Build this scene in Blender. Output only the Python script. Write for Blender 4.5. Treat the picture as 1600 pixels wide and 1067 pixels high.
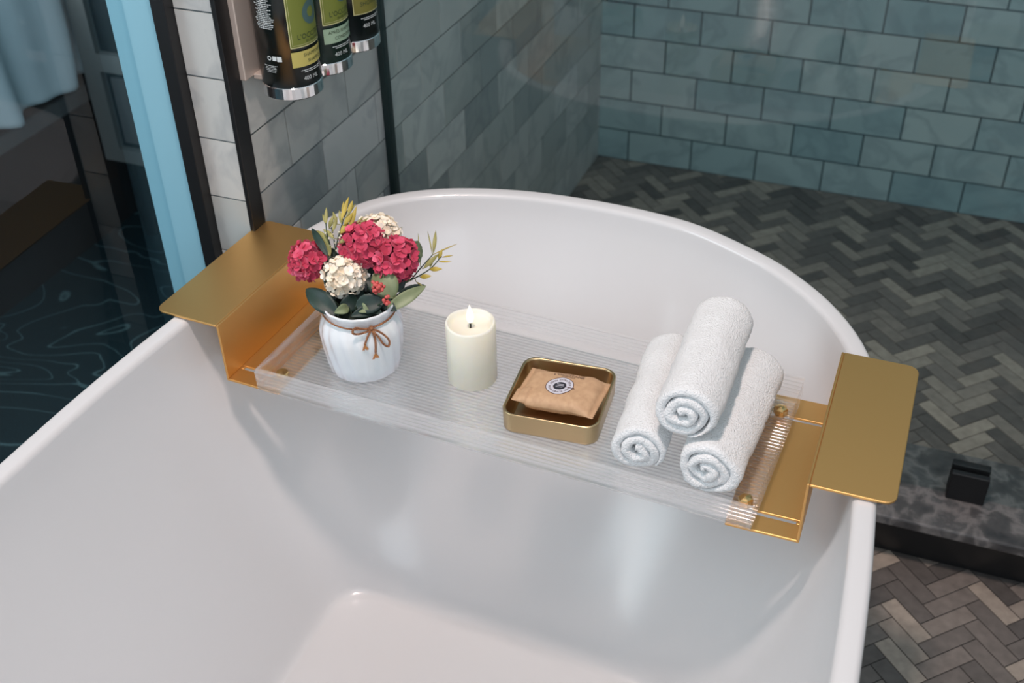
import bpy, bmesh, math, random
from mathutils import Vector, Matrix, noise

# ---------------------------------------------------------------- clear
for o in list(bpy.data.objects):
    bpy.data.objects.remove(o, do_unlink=True)
SC = bpy.context.scene
COL = SC.collection
PI = math.pi
random.seed(7)

# ---------------------------------------------------------------- camera
def look(yaw, pitch, roll):
    fwd = Vector((math.sin(yaw)*math.cos(pitch), math.cos(yaw)*math.cos(pitch), -math.sin(pitch)))
    right = Vector((math.cos(yaw), -math.sin(yaw), 0))
    up = right.cross(fwd)
    c, s = math.cos(roll), math.sin(roll)
    r2 = c*right + s*up
    u2 = -s*right + c*up
    return Matrix((r2, u2, -fwd)).transposed()
cam_d = bpy.data.cameras.new('camera')
cam = bpy.data.objects.new('camera', cam_d)
COL.objects.link(cam)
cam.matrix_world = Matrix.Translation((0.7556, -2.4684, 1.3019)) @ look(-0.3640, 0.6496, -0.01136).to_4x4()
cam_d.sensor_width = 36.0
cam_d.lens = 1794.72*36/1600
cam_d.shift_x = -28.25/1600
cam_d.shift_y = 39.77/1600
cam_d.clip_start = 0.02
cam_d.dof.use_dof = True
cam_d.dof.focus_distance = 1.2
cam_d.dof.aperture_fstop = 7.0
SC.camera = cam

# ---------------------------------------------------------------- world, lights, exposure
SC.view_settings.view_transform = 'Standard'
SC.view_settings.look = 'None'
SC.view_settings.gamma = 1.0
SC.view_settings.use_curve_mapping = False
SC.view_settings.exposure = 0.22
SC.cycles.max_bounces = 12
SC.cycles.transparent_max_bounces = 24
SC.cycles.transmission_bounces = 12
SC.cycles.use_denoising = True
W = bpy.data.worlds.new('world')
SC.world = W
W.use_nodes = True
wb = W.node_tree.nodes['Background']
wb.inputs[0].default_value = (0.80, 0.91, 1.0, 1)
wb.inputs[1].default_value = 0.50

def area(name, loc, target, sx, sy, power, color):
    d = bpy.data.lights.new(name, 'AREA')
    d.shape = 'RECTANGLE'; d.size = sx; d.size_y = sy
    d.energy = power; d.color = color
    o = bpy.data.objects.new(name, d)
    COL.objects.link(o)
    o.location = loc
    o.rotation_euler = (Vector(target)-Vector(loc)).to_track_quat('-Z', 'Y').to_euler()
    return o
# cool fill added out of view, set right to light the tub's left wall
area('daylight_fill', (1.95, -4.2, 1.9), (0.3, -1.9, 0.4), 2.2, 1.6, 20, (0.78, 0.90, 1.0))
# bedroom window, far left
area('bedroom_window_light', (-1.9, -2.9, 2.0), (-1.1, -0.8, 0.4), 1.4, 1.2, 30, (0.88, 0.96, 1.0))
# recessed warm ceiling lamp over the tub
dl = bpy.data.lights.new('ceiling_downlight', 'SPOT')
dl.energy = 78; dl.color = (1.0, 0.81, 0.74); dl.spot_size = math.radians(80); dl.spot_blend = 0.5; dl.shadow_soft_size = 0.09
dlo = bpy.data.objects.new('ceiling_downlight', dl); COL.objects.link(dlo); dlo.location = (0.45, -2.0, 2.42)

# ---------------------------------------------------------------- helpers
T = 0.0776          # tile pitch in metres

def nt(name):
    m = bpy.data.materials.new(name); m.use_nodes = True
    t = m.node_tree; t.nodes.clear()
    return m, t, t.nodes, t.links
def out(t, sh):
    o = t.nodes.new('ShaderNodeOutputMaterial'); t.links.new(sh, o.inputs[0])
def bsdf(t, color=None, rough=0.5, metal=0.0, **kw):
    b = t.nodes.new('ShaderNodeBsdfPrincipled')
    if color is not None: b.inputs['Base Color'].default_value = (*color, 1)
    b.inputs['Roughness'].default_value = rough
    b.inputs['Metallic'].default_value = metal
    for k, v in kw.items(): b.inputs[k.replace('_', ' ')].default_value = v
    return b
def simple(name, color, rough=0.5, metal=0.0, **kw):
    m, t, n, l = nt(name)
    b = bsdf(t, color, rough, metal, **kw); out(t, b.outputs[0])
    return m
def add_bump(t, b, scale, strength, dist=0.001, detail=3, coord='Object', stretch=None):
    n = t.nodes; l = t.links
    tc = n.new('ShaderNodeTexCoord'); nz = n.new('ShaderNodeTexNoise'); bp = n.new('ShaderNodeBump')
    nz.inputs['Scale'].default_value = scale; nz.inputs['Detail'].default_value = detail
    src = tc.outputs[coord]
    if stretch:
        mp = n.new('ShaderNodeMapping'); mp.inputs['Scale'].default_value = stretch
        l.new(src, mp.inputs[0]); src = mp.outputs[0]
    l.new(src, nz.inputs['Vector'])
    bp.inputs['Strength'].default_value = strength; bp.inputs['Distance'].default_value = dist
    l.new(nz.outputs[0], bp.inputs['Height']); l.new(bp.outputs[0], b.inputs['Normal'])
    return nz
def ramp(t, fac, stops):
    r = t.nodes.new('ShaderNodeValToRGB'); t.links.new(fac, r.inputs[0])
    e = r.color_ramp.elements
    while len(e) < len(stops): e.new(0.5)
    for i, (p, c) in enumerate(stops):
        e[i].position = p; e[i].color = (*c, 1)
    return r
def smooth(me, on=True):
    me.polygons.foreach_set('use_smooth', [on]*len(me.polygons))
def setp(o, label=None, cat=None, group=None, kind=None):
    if label: o['label'] = label
    if cat: o['category'] = cat
    if group: o['group'] = group
    if kind: o['kind'] = kind
    return o
def empty(name, loc, rz=0, label=None, cat=None, group=None):
    o = bpy.data.objects.new(name, None); COL.objects.link(o)
    o.location = loc; o.rotation_euler = (0, 0, rz); o.empty_display_size = 0.05
    return setp(o, label, cat, group)
def obj(name, geo, mat, parent=None, sm=False, loc=None, label=None, cat=None, group=None, kind=None, mats=None):
    me = bpy.data.meshes.new(name)
    if isinstance(geo, bmesh.types.BMesh):
        geo.to_mesh(me); geo.free()
    else:
        me.from_pydata([tuple(v) for v in geo[0]], [], geo[1])
    if mats:
        for m in mats: me.materials.append(m)
    else: me.materials.append(mat)
    if sm: smooth(me)
    me.update()
    o = bpy.data.objects.new(name, me); COL.objects.link(o)
    if parent: o.parent = parent
    if loc is not None: o.location = loc
    return setp(o, label, cat, group, kind)
def box(bm, x0, x1, y0, y1, z0, z1):
    v = [bm.verts.new(p) for p in ((x0,y0,z0),(x1,y0,z0),(x1,y1,z0),(x0,y1,z0),(x0,y0,z1),(x1,y0,z1),(x1,y1,z1),(x0,y1,z1))]
    fs = [bm.faces.new([v[i] for i in f]) for f in ((3,2,1,0),(4,5,6,7),(0,1,5,4),(1,2,6,5),(2,3,7,6),(3,0,4,7))]
    return v, fs
def bbox(x0, x1, y0, y1, z0, z1, bev=0.0, seg=2):
    bm = bmesh.new(); box(bm, x0, x1, y0, y1, z0, z1)
    if bev: bmesh.ops.bevel(bm, geom=bm.edges[:], offset=bev, segments=seg, profile=0.5, affect='EDGES')
    return bm
def loft(loops, cap0=False, cap1=False, closed=True):
    vs, fs = [], []
    n = len(loops[0])
    for L in loops: vs += [tuple(p) for p in L]
    for i in range(len(loops)-1):
        for j in range(n if closed else n-1):
            k = (j+1) % n
            fs.append((i*n+j, i*n+k, (i+1)*n+k, (i+1)*n+j))
    if cap0: fs.append(tuple(reversed(range(n))))
    if cap1: fs.append(tuple((len(loops)-1)*n+j for j in range(n)))
    return vs, fs
def merge(*geos):
    V, F = [], []
    for v, f in geos:
        o = len(V); V += list(v); F += [tuple(i+o for i in q) for q in f]
    return V, F
def lathe(prof, n=48, cap0=True, cap1=True):
    return loft([[(r*math.cos(2*PI*j/n), r*math.sin(2*PI*j/n), z) for j in range(n)] for r, z in prof], cap0, cap1)
def tube(path, rad, n=8, cap=True):
    path = [Vector(p) for p in path]
    rads = rad if isinstance(rad, (list, tuple)) else [rad]*len(path)
    loops = []; prev = None
    for i, p in enumerate(path):
        d = (path[min(i+1, len(path)-1)]-path[max(i-1, 0)]).normalized()
        a = prev if prev is not None else (Vector((0,0,1)) if abs(d.z) < .9 else Vector((1,0,0)))
        a = (a - d*a.dot(d)).normalized(); prev = a; b = d.cross(a)
        loops.append([p + rads[i]*(math.cos(2*PI*j/n)*a + math.sin(2*PI*j/n)*b) for j in range(n)])
    return loft(loops, cap, cap)
def catmull(pts, per=8, closed=False):
    P = [Vector(p) for p in pts]; n = len(P); o = []
    rng = range(n if closed else n-1)
    for i in rng:
        if closed: a, b, c, d = P[(i-1) % n], P[i], P[(i+1) % n], P[(i+2) % n]
        else: a, b, c, d = P[max(i-1,0)], P[i], P[i+1], P[min(i+2, n-1)]
        for k in range(per):
            t = k/per
            o.append(0.5*((2*b)+(c-a)*t+(2*a-5*b+4*c-d)*t*t+(3*b-a-3*c+d)*t**3))
    if not closed: o.append(P[-1])
    return o
def text_geo(s, size, ext=0.0, align='CENTER'):
    cu = bpy.data.curves.new('t', 'FONT'); cu.body = s; cu.size = size; cu.align_x = align; cu.align_y = 'CENTER'
    cu.resolution_u = 2
    o = bpy.data.objects.new('t', cu); COL.objects.link(o)
    dg = bpy.context.evaluated_depsgraph_get()
    me = bpy.data.meshes.new_from_object(o.evaluated_get(dg))
    g = ([tuple(v.co) for v in me.vertices], [tuple(p.vertices) for p in me.polygons])
    bpy.data.objects.remove(o); bpy.data.curves.remove(cu); bpy.data.meshes.remove(me)
    return g

# ---------------------------------------------------------------- materials
def tile_mat(name, tints, veincol, rough):
    m, t, n, l = nt(name)
    at = n.new('ShaderNodeAttribute'); at.attribute_name = 'rnd'
    r = ramp(t, at.outputs['Fac'], tints)
    tc = n.new('ShaderNodeTexCoord')
    av = n.new('ShaderNodeVectorMath'); av.operation = 'MULTIPLY_ADD'
    cb = n.new('ShaderNodeCombineXYZ')
    ml = n.new('ShaderNodeMath'); ml.operation = 'MULTIPLY'; ml.inputs[1].default_value = 37.0
    l.new(at.outputs['Fac'], ml.inputs[0])
    for i in range(3): l.new(ml.outputs[0], cb.inputs[i])
    av.inputs[1].default_value = (1, 1, 1)
    l.new(tc.outputs['Object'], av.inputs[0]); l.new(cb.outputs[0], av.inputs[2])
    nz = n.new('ShaderNodeTexNoise'); nz.inputs['Scale'].default_value = 9; nz.inputs['Detail'].default_value = 6; nz.inputs['Distortion'].default_value = 0.5
    l.new(av.outputs[0], nz.inputs['Vector'])
    vr = ramp(t, nz.outputs[0], [(0.38, (1,1,1)), (0.48, (.70,.72,.75)), (0.54, (.96,.96,.96)), (0.72, (.86,.87,.88))])
    mx = n.new('ShaderNodeMix'); mx.data_type = 'RGBA'; mx.blend_type = 'MULTIPLY'; mx.inputs[0].default_value = 0.75
    l.new(r.outputs[0], mx.inputs[6]); l.new(vr.outputs[0], mx.inputs[7])
    b = bsdf(t, None, rough); l.new(mx.outputs[2], b.inputs['Base Color'])
    out(t, b.outputs[0]); return m
M_tile = tile_mat('marble_tile', [(0.0,(.36,.38,.38)), (0.2,(.52,.53,.51)), (0.6,(.60,.60,.58)), (1.0,(.70,.69,.67))], None, 0.35)
M_tile_b = tile_mat('teal_marble_tile', [(0.0,(.40,.56,.58)), (0.2,(.47,.62,.63)), (0.6,(.54,.67,.67)), (1.0,(.64,.74,.72))], None, 0.35)
M_grout = simple('grout', (.12,.14,.145), 0.9)
M_grout_b = simple('teal_grout', (.055,.10,.115), 0.9)
def brick_mat():
    m, t, n, l = nt('herringbone_stone')
    at = n.new('ShaderNodeAttribute'); at.attribute_name = 'rnd'
    r = ramp(t, at.outputs['Fac'], [(0.0,(.115,.102,.095)), (0.3,(.17,.148,.135)), (0.55,(.24,.205,.183)), (0.8,(.35,.295,.25)), (1.0,(.46,.385,.32))])
    tc = n.new('ShaderNodeTexCoord'); nz = n.new('ShaderNodeTexNoise'); nz.inputs['Scale'].default_value = 60; nz.inputs['Detail'].default_value = 5
    l.new(tc.outputs['Object'], nz.inputs['Vector'])
    vr = ramp(t, nz.outputs[0], [(0.3,(.8,.8,.8)), (0.7,(1.12,1.12,1.12))])
    mx = n.new('ShaderNodeMix'); mx.data_type = 'RGBA'; mx.blend_type = 'MULTIPLY'; mx.inputs[0].default_value = 1
    l.new(r.outputs[0], mx.inputs[6]); l.new(vr.outputs[0], mx.inputs[7])
    b = bsdf(t, None, 0.6); l.new(mx.outputs[2], b.inputs['Base Color']); out(t, b.outputs[0]); return m
M_brick = brick_mat()
M_brick_grout = simple('floor_grout', (.055,.05,.048), 0.9)
def stone_mat():
    m, t, n, l = nt('dark_marble')
    tc = n.new('ShaderNodeTexCoord'); nz = n.new('ShaderNodeTexNoise'); nz.inputs['Scale'].default_value = 22; nz.inputs['Detail'].default_value = 8; nz.inputs['Distortion'].default_value = 0.3
    l.new(tc.outputs['Object'], nz.inputs['Vector'])
    r = ramp(t, nz.outputs[0], [(0.3,(.035,.035,.038)), (0.46,(.085,.08,.08)), (0.54,(.20,.185,.18)), (0.62,(.09,.088,.09)), (0.8,(.22,.21,.20))])
    b = bsdf(t, None, 0.3); l.new(r.outputs[0], b.inputs['Base Color']); out(t, b.outputs[0]); return m
M_stone = stone_mat()
def glass_sheet(name, tint, rough=0.0, spec=1.0, ior=1.5):
    """architectural sheet: tinted see-through with a Fresnel mirror on top"""
    m, t, n, l = nt(name)
    tr = n.new('ShaderNodeBsdfTransparent'); tr.inputs[0].default_value = (*tint, 1)
    gl = n.new('ShaderNodeBsdfGlossy'); gl.inputs['Roughness'].default_value = rough; gl.inputs[0].default_value = (spec, spec, spec, 1)
    fr = n.new('ShaderNodeFresnel'); fr.inputs[0].default_value = ior
    # the mirror sits on the outer face only: leaving the sheet must not turn into total reflection
    ge = n.new('ShaderNodeNewGeometry'); iv = n.new('ShaderNodeMath'); iv.operation = 'SUBTRACT'; iv.inputs[0].default_value = 1.0
    l.new(ge.outputs['Backfacing'], iv.inputs[1])
    ml = n.new('ShaderNodeMath'); ml.operation = 'MULTIPLY'; l.new(fr.outputs[0], ml.inputs[0]); l.new(iv.outputs[0], ml.inputs[1])
    mx = n.new('ShaderNodeMixShader'); l.new(ml.outputs[0], mx.inputs[0]); l.new(tr.outputs[0], mx.inputs[1]); l.new(gl.outputs[0], mx.inputs[2])
    out(t, mx.outputs[0]); return m
M_glass = glass_sheet('shower_glass', (.90,.94,.94))
M_pglass = glass_sheet('partition_glass', (.92,.955,.965), ior=1.4)
def acrylic_mat(name, share, milk):
    m, t, n, l = nt(name)
    tr = n.new('ShaderNodeBsdfTransparent'); tr.inputs[0].default_value = (1,1,1,1)
    gs = n.new('ShaderNodeBsdfGlass'); gs.inputs['IOR'].default_value = 1.49; gs.inputs['Roughness'].default_value = 0.09; gs.inputs[0].default_value = (1,1,1,1)
    df = n.new('ShaderNodeBsdfDiffuse'); df.inputs[0].default_value = (.9,.91,.92,1)
    m1 = n.new('ShaderNodeMixShader'); m1.inputs[0].default_value = share
    l.new(tr.outputs[0], m1.inputs[1]); l.new(gs.outputs[0], m1.inputs[2])
    m2 = n.new('ShaderNodeMixShader'); m2.inputs[0].default_value = milk
    l.new(m1.outputs[0], m2.inputs[1]); l.new(df.outputs[0], m2.inputs[2])
    out(t, m2.outputs[0]); return m
M_acrylic = acrylic_mat('clear_acrylic_floor', 0.62, 0.05)
M_acrylic_w = acrylic_mat('clear_acrylic_wall', 0.28, 0.08)
def tub_mat():
    m, t, n, l = nt('tub_solid_surface')
    b = bsdf(t, (.69,.685,.69), 0.22, Coat_Weight=0.15, Coat_Roughness=0.1); out(t, b.outputs[0]); return m
M_tub = tub_mat()
def gold_mat(name, c, rough, stretch=(1,1,1)):
    m, t, n, l = nt(name)
    b = bsdf(t, c, rough, 1.0)
    add_bump(t, b, 900, 0.12, 0.0004, 2, 'Object', stretch)
    out(t, b.outputs[0]); return m
M_gold = gold_mat('satin_gold', (.80,.475,.178), 0.45)
M_goldb = gold_mat('polished_gold', (.80,.55,.24), 0.22)
M_tin = gold_mat('antique_brass_tin', (.56,.42,.24), 0.33)
M_tinin = gold_mat('antique_brass_inside', (.62,.46,.29), 0.36)
M_black = simple('black_metal', (.006,.006,.007), 0.45)
M_seal = simple('dark_seal', (.01,.025,.025), 0.5)
M_chrome = simple('chrome', (.85,.85,.86), 0.06, 1.0)
M_rose = simple('beige_reflection_plate', (.66,.57,.51), 0.5, 0.5)  # beige reflection of the mirror plate put into a half-metal base colour
M_bluewall = simple('pale_blue_wall', (.27,.52,.63), 0.5)  # even pale blue over the whole wall core
M_ceiling = simple('white_ceiling', (.72,.72,.71), 0.9)
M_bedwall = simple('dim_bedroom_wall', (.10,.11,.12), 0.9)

def terry():
    m, t, n, l = nt('terry_cloth')
    b = bsdf(t, (.95,.955,.96), 0.95, Sheen_Weight=0.5, Sheen_Roughness=0.5)
    add_bump(t, b, 520, 1.0, 0.0032, 5)
    out(t, b.outputs[0]); return m
M_terry = terry()
def wax():
    m, t, n, l = nt('ivory_wax')
    b = bsdf(t, (.91,.86,.73), 0.45, Subsurface_Weight=0.5, Subsurface_Scale=0.01)
    b.inputs['Subsurface Radius'].default_value = (1.0, 0.8, 0.5)
    out(t, b.outputs[0]); return m
M_wax = wax()
def flame():
    m, t, n, l = nt('led_flame')
    e = n.new('ShaderNodeEmission'); e.inputs[0].default_value = (1.0,.93,.82,1); e.inputs[1].default_value = 1.3
    out(t, e.outputs[0]); return m
M_flame = flame()
def vase_mat():
    m, t, n, l = nt('pearl_glaze')
    lw = n.new('ShaderNodeLayerWeight'); lw.inputs[0].default_value = 0.35
    r = ramp(t, lw.outputs['Facing'], [(0,(.84,.87,.90)), (0.5,(.86,.86,.90)), (1,(.90,.84,.84))])
    b = bsdf(t, None, 0.16, Coat_Weight=0.6, Coat_Roughness=0.06, Thin_Film_Thickness=420.0, Thin_Film_IOR=1.4)
    l.new(r.outputs[0], b.inputs['Base Color']); out(t, b.outputs[0]); return m
M_vase = vase_mat()
def twine():
    m, t, n, l = nt('brown_cord')
    tc = n.new('ShaderNodeTexCoord'); nz = n.new('ShaderNodeTexNoise'); nz.inputs['Scale'].default_value = 400
    l.new(tc.outputs['Object'], nz.inputs['Vector'])
    r = ramp(t, nz.outputs[0], [(0.35,(.16,.055,.022)), (0.65,(.42,.19,.09))])
    b = bsdf(t, None, 0.85); l.new(r.outputs[0], b.inputs['Base Color']); out(t, b.outputs[0]); return m
M_cord = twine()
M_fray = simple('frayed_cord_ends', (.50,.21,.07), 0.9)
def petal(name, c0, c1, c2):
    m, t, n, l = nt(name)
    at = n.new('ShaderNodeAttribute'); at.attribute_name = 'rnd'
    r = ramp(t, at.outputs['Fac'], [(0, c0), (0.45, c1), (0.9, c2)])
    b = bsdf(t, None, 0.7, Sheen_Weight=0.2); l.new(r.outputs[0], b.inputs['Base Color']); out(t, b.outputs[0]); return m
M_pink = petal('crimson_petals', (.40,.018,.055), (.64,.050,.12), (.84,.17,.27))
M_cream = petal('cream_petals', (.95,.78,.58), (.97,.88,.74), (.97,.93,.84))
M_center = simple('flower_core', (.16,.02,.04), 0.9)
M_corec = simple('cream_flower_core', (.85,.70,.48), 0.9)
def leafm(name, c0, c1, rough=0.5):
    m, t, n, l = nt(name)
    tc = n.new('ShaderNodeTexCoord'); nz = n.new('ShaderNodeTexNoise'); nz.inputs['Scale'].default_value = 50
    l.new(tc.outputs['Object'], nz.inputs['Vector'])
    r = ramp(t, nz.outputs[0], [(0.35, c0), (0.7, c1)])
    b = bsdf(t, None, rough); l.new(r.outputs[0], b.inputs['Base Color']); out(t, b.outputs[0]); return m
M_leafd = leafm('dark_leaf', (.010,.026,.022), (.022,.050,.038))
M_leafl = leafm('sage_leaf', (.17,.21,.10), (.29,.33,.19))
M_leafm = leafm('mid_leaf', (.06,.09,.045), (.13,.17,.09))
M_yell = leafm('yellow_leaf', (.42,.32,.05), (.62,.46,.08))
M_olive = leafm('olive_leaf', (.24,.23,.07), (.42,.38,.13))
M_stem = simple('dark_green_stem', (.03,.05,.03), 0.6)
M_berry = simple('coral_berry', (.62,.10,.09), 0.35)
M_kraft_n = None
def kraft():
    m, t, n, l = nt('kraft_paper')
    tc = n.new('ShaderNodeTexCoord'); nz = n.new('ShaderNodeTexNoise'); nz.inputs['Scale'].default_value = 160; nz.inputs['Detail'].default_value = 5
    l.new(tc.outputs['Object'], nz.inputs['Vector'])
    r = ramp(t, nz.outputs[0], [(0.3,(.50,.30,.17)), (0.7,(.60,.38,.22))])
    b = bsdf(t, None, 0.6); l.new(r.outputs[0], b.inputs['Base Color']); out(t, b.outputs[0]); return m
M_kraft = kraft()
M_ink = simple('brown_ink', (.10,.05,.04), 0.7)
M_inkb = simple('black_ink', (.02,.02,.03), 0.7)
M_sealw = simple('pale_print', (.62,.60,.66), 0.7)
M_bottle = simple('bottle_black', (.006,.012,.012), 0.22)
M_bottleg = simple('bottle_dark_green', (.008,.030,.022), 0.22)
M_wprint = simple('white_print', (.62,.66,.66), 0.6)
M_lab_g = simple('label_green', (.16,.19,.03), 0.5)
M_lab_edge = simple('label_cream_edge', (.52,.50,.26), 0.5)
M_lab_y = simple('label_yellow', (.50,.43,.12), 0.5)
M_lab_m = simple('label_mint', (.30,.42,.30), 0.5)
M_lab_o = simple('label_olive', (.17,.16,.03), 0.5)
M_lab_t = simple('label_dark_text', (.03,.05,.02), 0.6)

# ---------------------------------------------------------------- tiled / brick surfaces
def quad_tiles(name, cells, frame, mat, grout, plane, thick=0.0018, kind='structure', gap=0.0011, seed=1):
    """cells: (a0,a1,b0,b1) in the plane; frame(a,b,h)->xyz; plane=(a0,a1,b0,b1) grout back sheet"""
    rnd = random.Random(seed)
    V, F, R, MI = [], [], [], []
    a0, a1, b0, b1 = plane
    V += [frame(a0,b0,0), frame(a1,b0,0), frame(a1,b1,0), frame(a0,b1,0)]; F.append((0,1,2,3)); R.append(0.5); MI.append(1)
    for (p, q, r, s) in cells:
        p, q, r, s = max(p, a0)+gap, min(q, a1)-gap, max(r, b0)+gap, min(s, b1)-gap
        if q-p < 0.002 or s-r < 0.002: continue
        k = len(V); v = rnd.random()
        if callable(mat): pass
        V += [frame(x, y, 0) for x, y in ((p,r),(q,r),(q,s),(p,s))] + [frame(x, y, thick) for x, y in ((p,r),(q,r),(q,s),(p,s))]
        for f in ((4,5,6,7),(0,1,5,4),(1,2,6,5),(2,3,7,6),(3,0,4,7)):
            F.append(tuple(k+i for i in f)); R.append(v); MI.append(0)
    me = bpy.data.meshes.new(name); me.from_pydata(V, [], F)
    me.materials.append(mat); me.materials.append(grout)
    me.polygons.foreach_set('material_index', MI)
    a = me.attributes.new('rnd', 'FLOAT', 'FACE'); a.data.foreach_set('value', R)
    me.update()
    o = bpy.data.objects.new(name, me); COL.objects.link(o)
    o['kind'] = kind
    return o
def subway(a0, a1, b0, b1, off_even, off_odd):
    c = []
    for r in range(int(math.floor(b0/T+1e-6)), int(math.ceil(b1/T))):
        off = off_even if r % 2 == 0 else off_odd
        i0 = int(math.floor((a0/T-off)/2))-1
        for i in range(i0, i0+int((a1-a0)/(2*T))+4):
            c.append(((off+2*i)*T, (off+2*i+2)*T, r*T, (r+1)*T))
    return c
ZT = 2.45
quad_tiles('wall_back', subway(0, 2.6, 0, ZT, 1, 0), lambda a, b, h: (a, -h, b), M_tile_b, M_grout_b, (0, 2.6, 0, ZT), seed=3, gap=0.0019)
# left wall: a runs toward the camera from the back corner, joints at 0.2 past even / odd tiles
quad_tiles('wall_left', [(-q, -p, r, s) for (p, q, r, s) in [(-c[1], -c[0], c[2], c[3]) for c in []]] + 
           [c for c in subway(0, 1.4365, 0, ZT, 1.2, 0.2)],
           lambda a, b, h: (h, -a, b), M_tile, M_grout, (0, 1.4365, 0, ZT), seed=5, gap=0.0014)
quad_tiles('wall_left_end', [(-0.055, 0.0, r*T, (r+1)*T) for r in range(32)],
           lambda a, b, h: (a, -1.4345-h, b), M_tile, M_grout, (-0.055, 0.0, 0, ZT), seed=8)
# wall core behind the tiles
obj('wall_core', bbox(-0.147, -0.0005, -1.434, 0.0, 0, ZT), M_bluewall, kind='structure')
# black trims
obj('trim_1', bbox(-0.0025, 0.0035, -1.440, -1.4145, 0, ZT, 0.0006), M_black, kind='structure')
obj('trim_2', bbox(-0.0725, -0.0545, -1.452, -1.4345, 0.0, ZT, 0.0008), M_black, kind='structure')

def herring(a0, a1, b0, b1, anchor, w=0.0275, L=3):
    """herringbone bricks turned 45 degrees; returns polygons (4 corners each)"""
    R2 = math.sqrt(.5); res = []
    cx, cy = (a0+a1)/2, (b0+b1)/2
    n = int(max(a1-a0, b1-b0)/w)+12
    # slide the lattice so that a brick's far left corner falls on the anchor
    px, py = 6*R2*w, 2*R2*w
    cx += ((anchor[0]+4*R2*w)-cx) % px; cy += (anchor[1]-cy) % py
    g = 0.0009
    def tr(x, y): return (cx + (x-y)*R2, cy + (x+y)*R2)
    for y in range(-n, n):
        for x in range(-n, n):
            k = (x-y) % (2*L)
            if k == 0: r = (x*w+g, (x+L)*w-g, y*w+g, (y+1)*w-g)
            elif k == 2*L-1: r = (x*w+g, (x+1)*w-g, y*w+g, (y+L)*w-g)
            else: continue
            pts = [tr(r[0], r[2]), tr(r[1], r[2]), tr(r[1], r[3]), tr(r[0], r[3])]
            if all(p[0] < a0 or p[0] > a1 or p[1] < b0 or p[1] > b1 for p in pts): continue
            res.append(pts)
    return res
def clip_poly(poly, a0, a1, b0, b1):
    def cl(P, f):
        o = []
        for i in range(len(P)):
            p, q = P[i-1], P[i]; dp, dq = f(p), f(q)
            if (dp >= 0) != (dq >= 0):
                t = dp/(dp-dq); o.append((p[0]+(q[0]-p[0])*t, p[1]+(q[1]-p[1])*t))
            if dq >= 0: o.append(q)
        return o
    for f in (lambda p: p[0]-a0, lambda p: a1-p[0], lambda p: p[1]-b0, lambda p: b1-p[1]):
        poly = cl(poly, f)
        if len(poly) < 3: return None
    return poly
def herring_floor(name, a0, a1, b0, b1, seed, off=(0,0)):
    rnd = random.Random(seed)
    V = [(a0,b0,-0.0015),(a1,b0,-0.0015),(a1,b1,-0.0015),(a0,b1,-0.0015)]; F = [(0,1,2,3)]; R = [.5]; MI = [1]
    for pts in herring(a0, a1, b0, b1, off):
        P = clip_poly(pts, a0, a1, b0, b1)
        if not P: continue
        k = len(V); n = len(P); v = rnd.random()
        V += [(x, y, -0.0015) for x, y in P] + [(x, y, 0.0) for x, y in P]
        F.append(tuple(k+n+i for i in range(n))); R.append(v); MI.append(0)
        for i in range(n):
            j = (i+1) % n; F.append((k+i, k+j, k+n+j, k+n+i)); R.append(v); MI.append(0)
    me = bpy.data.meshes.new(name); me.from_pydata(V, [], F)
    me.materials.append(M_brick); me.materials.append(M_brick_grout)
    me.polygons.foreach_set('material_index', MI)
    a = me.attributes.new('rnd', 'FLOAT', 'FACE'); a.data.foreach_set('value', R)
    me.update()
    o = bpy.data.objects.new(name, me); COL.objects.link(o); o['kind'] = 'structure'
    return o
herring_floor('floor_shower', -0.01, 2.21, -1.02, 0.01, 4, (0.836, -0.384))
herring_floor('floor', -0.14, 2.2, -3.4, -1.10, 9, (0.947, -1.270))
# bedroom carpet
def carpet_mat():
    m, t, n, l = nt('teal_carpet')
    tc = n.new('ShaderNodeTexCoord')
    nz = n.new('ShaderNodeTexNoise'); nz.inputs['Scale'].default_value = 2.1; nz.inputs['Detail'].default_value = 2.5; nz.inputs['Roughness'].default_value = 0.45; nz.inputs['Distortion'].default_value = 0.8
    mp = n.new('ShaderNodeMapping'); mp.inputs['Location'].default_value = (3.1, 1.7, 0); mp.inputs['Scale'].default_value = (1.0, 1.6, 1)
    l.new(tc.outputs['Object'], mp.inputs[0]); l.new(mp.outputs[0], nz.inputs['Vector'])
    m1 = n.new('ShaderNodeMath'); m1.operation = 'MULTIPLY'; m1.inputs[1].default_value = 14; l.new(nz.outputs[0], m1.inputs[0])
    fr = n.new('ShaderNodeMath'); fr.operation = 'FRACT'; l.new(m1.outputs[0], fr.inputs[0])
    sb = n.new('ShaderNodeMath'); sb.operation = 'SUBTRACT'; sb.inputs[1].default_value = .5; l.new(fr.outputs[0], sb.inputs[0])
    ab = n.new('ShaderNodeMath'); ab.operation = 'ABSOLUTE'; l.new(sb.outputs[0], ab.inputs[0])
    line = ramp(t, ab.outputs[0], [(0.015, (.085,.17,.19)), (0.05, (.006,.028,.038))])
    n2 = n.new('ShaderNodeTexNoise'); n2.inputs['Scale'].default_value = 300
    l.new(tc.outputs['Object'], n2.inputs['Vector'])
    r2 = ramp(t, n2.outputs[0], [(0.3,(.6,.6,.6)), (0.7,(1.3,1.3,1.3))])
    mx = n.new('ShaderNodeMix'); mx.data_type = 'RGBA'; mx.blend_type = 'MULTIPLY'; mx.inputs[0].default_value = 1
    l.new(line.outputs[0], mx.inputs[6]); l.new(r2.outputs[0], mx.inputs[7])
    b = bsdf(t, None, 1.0); l.new(mx.outputs[2], b.inputs['Base Color']); out(t, b.outputs[0]); return m
obj('floor_bedroom', bbox(-4.0, -0.14, -4.4, 0.6, -0.02, 0.0), carpet_mat(), kind='structure')
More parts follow.
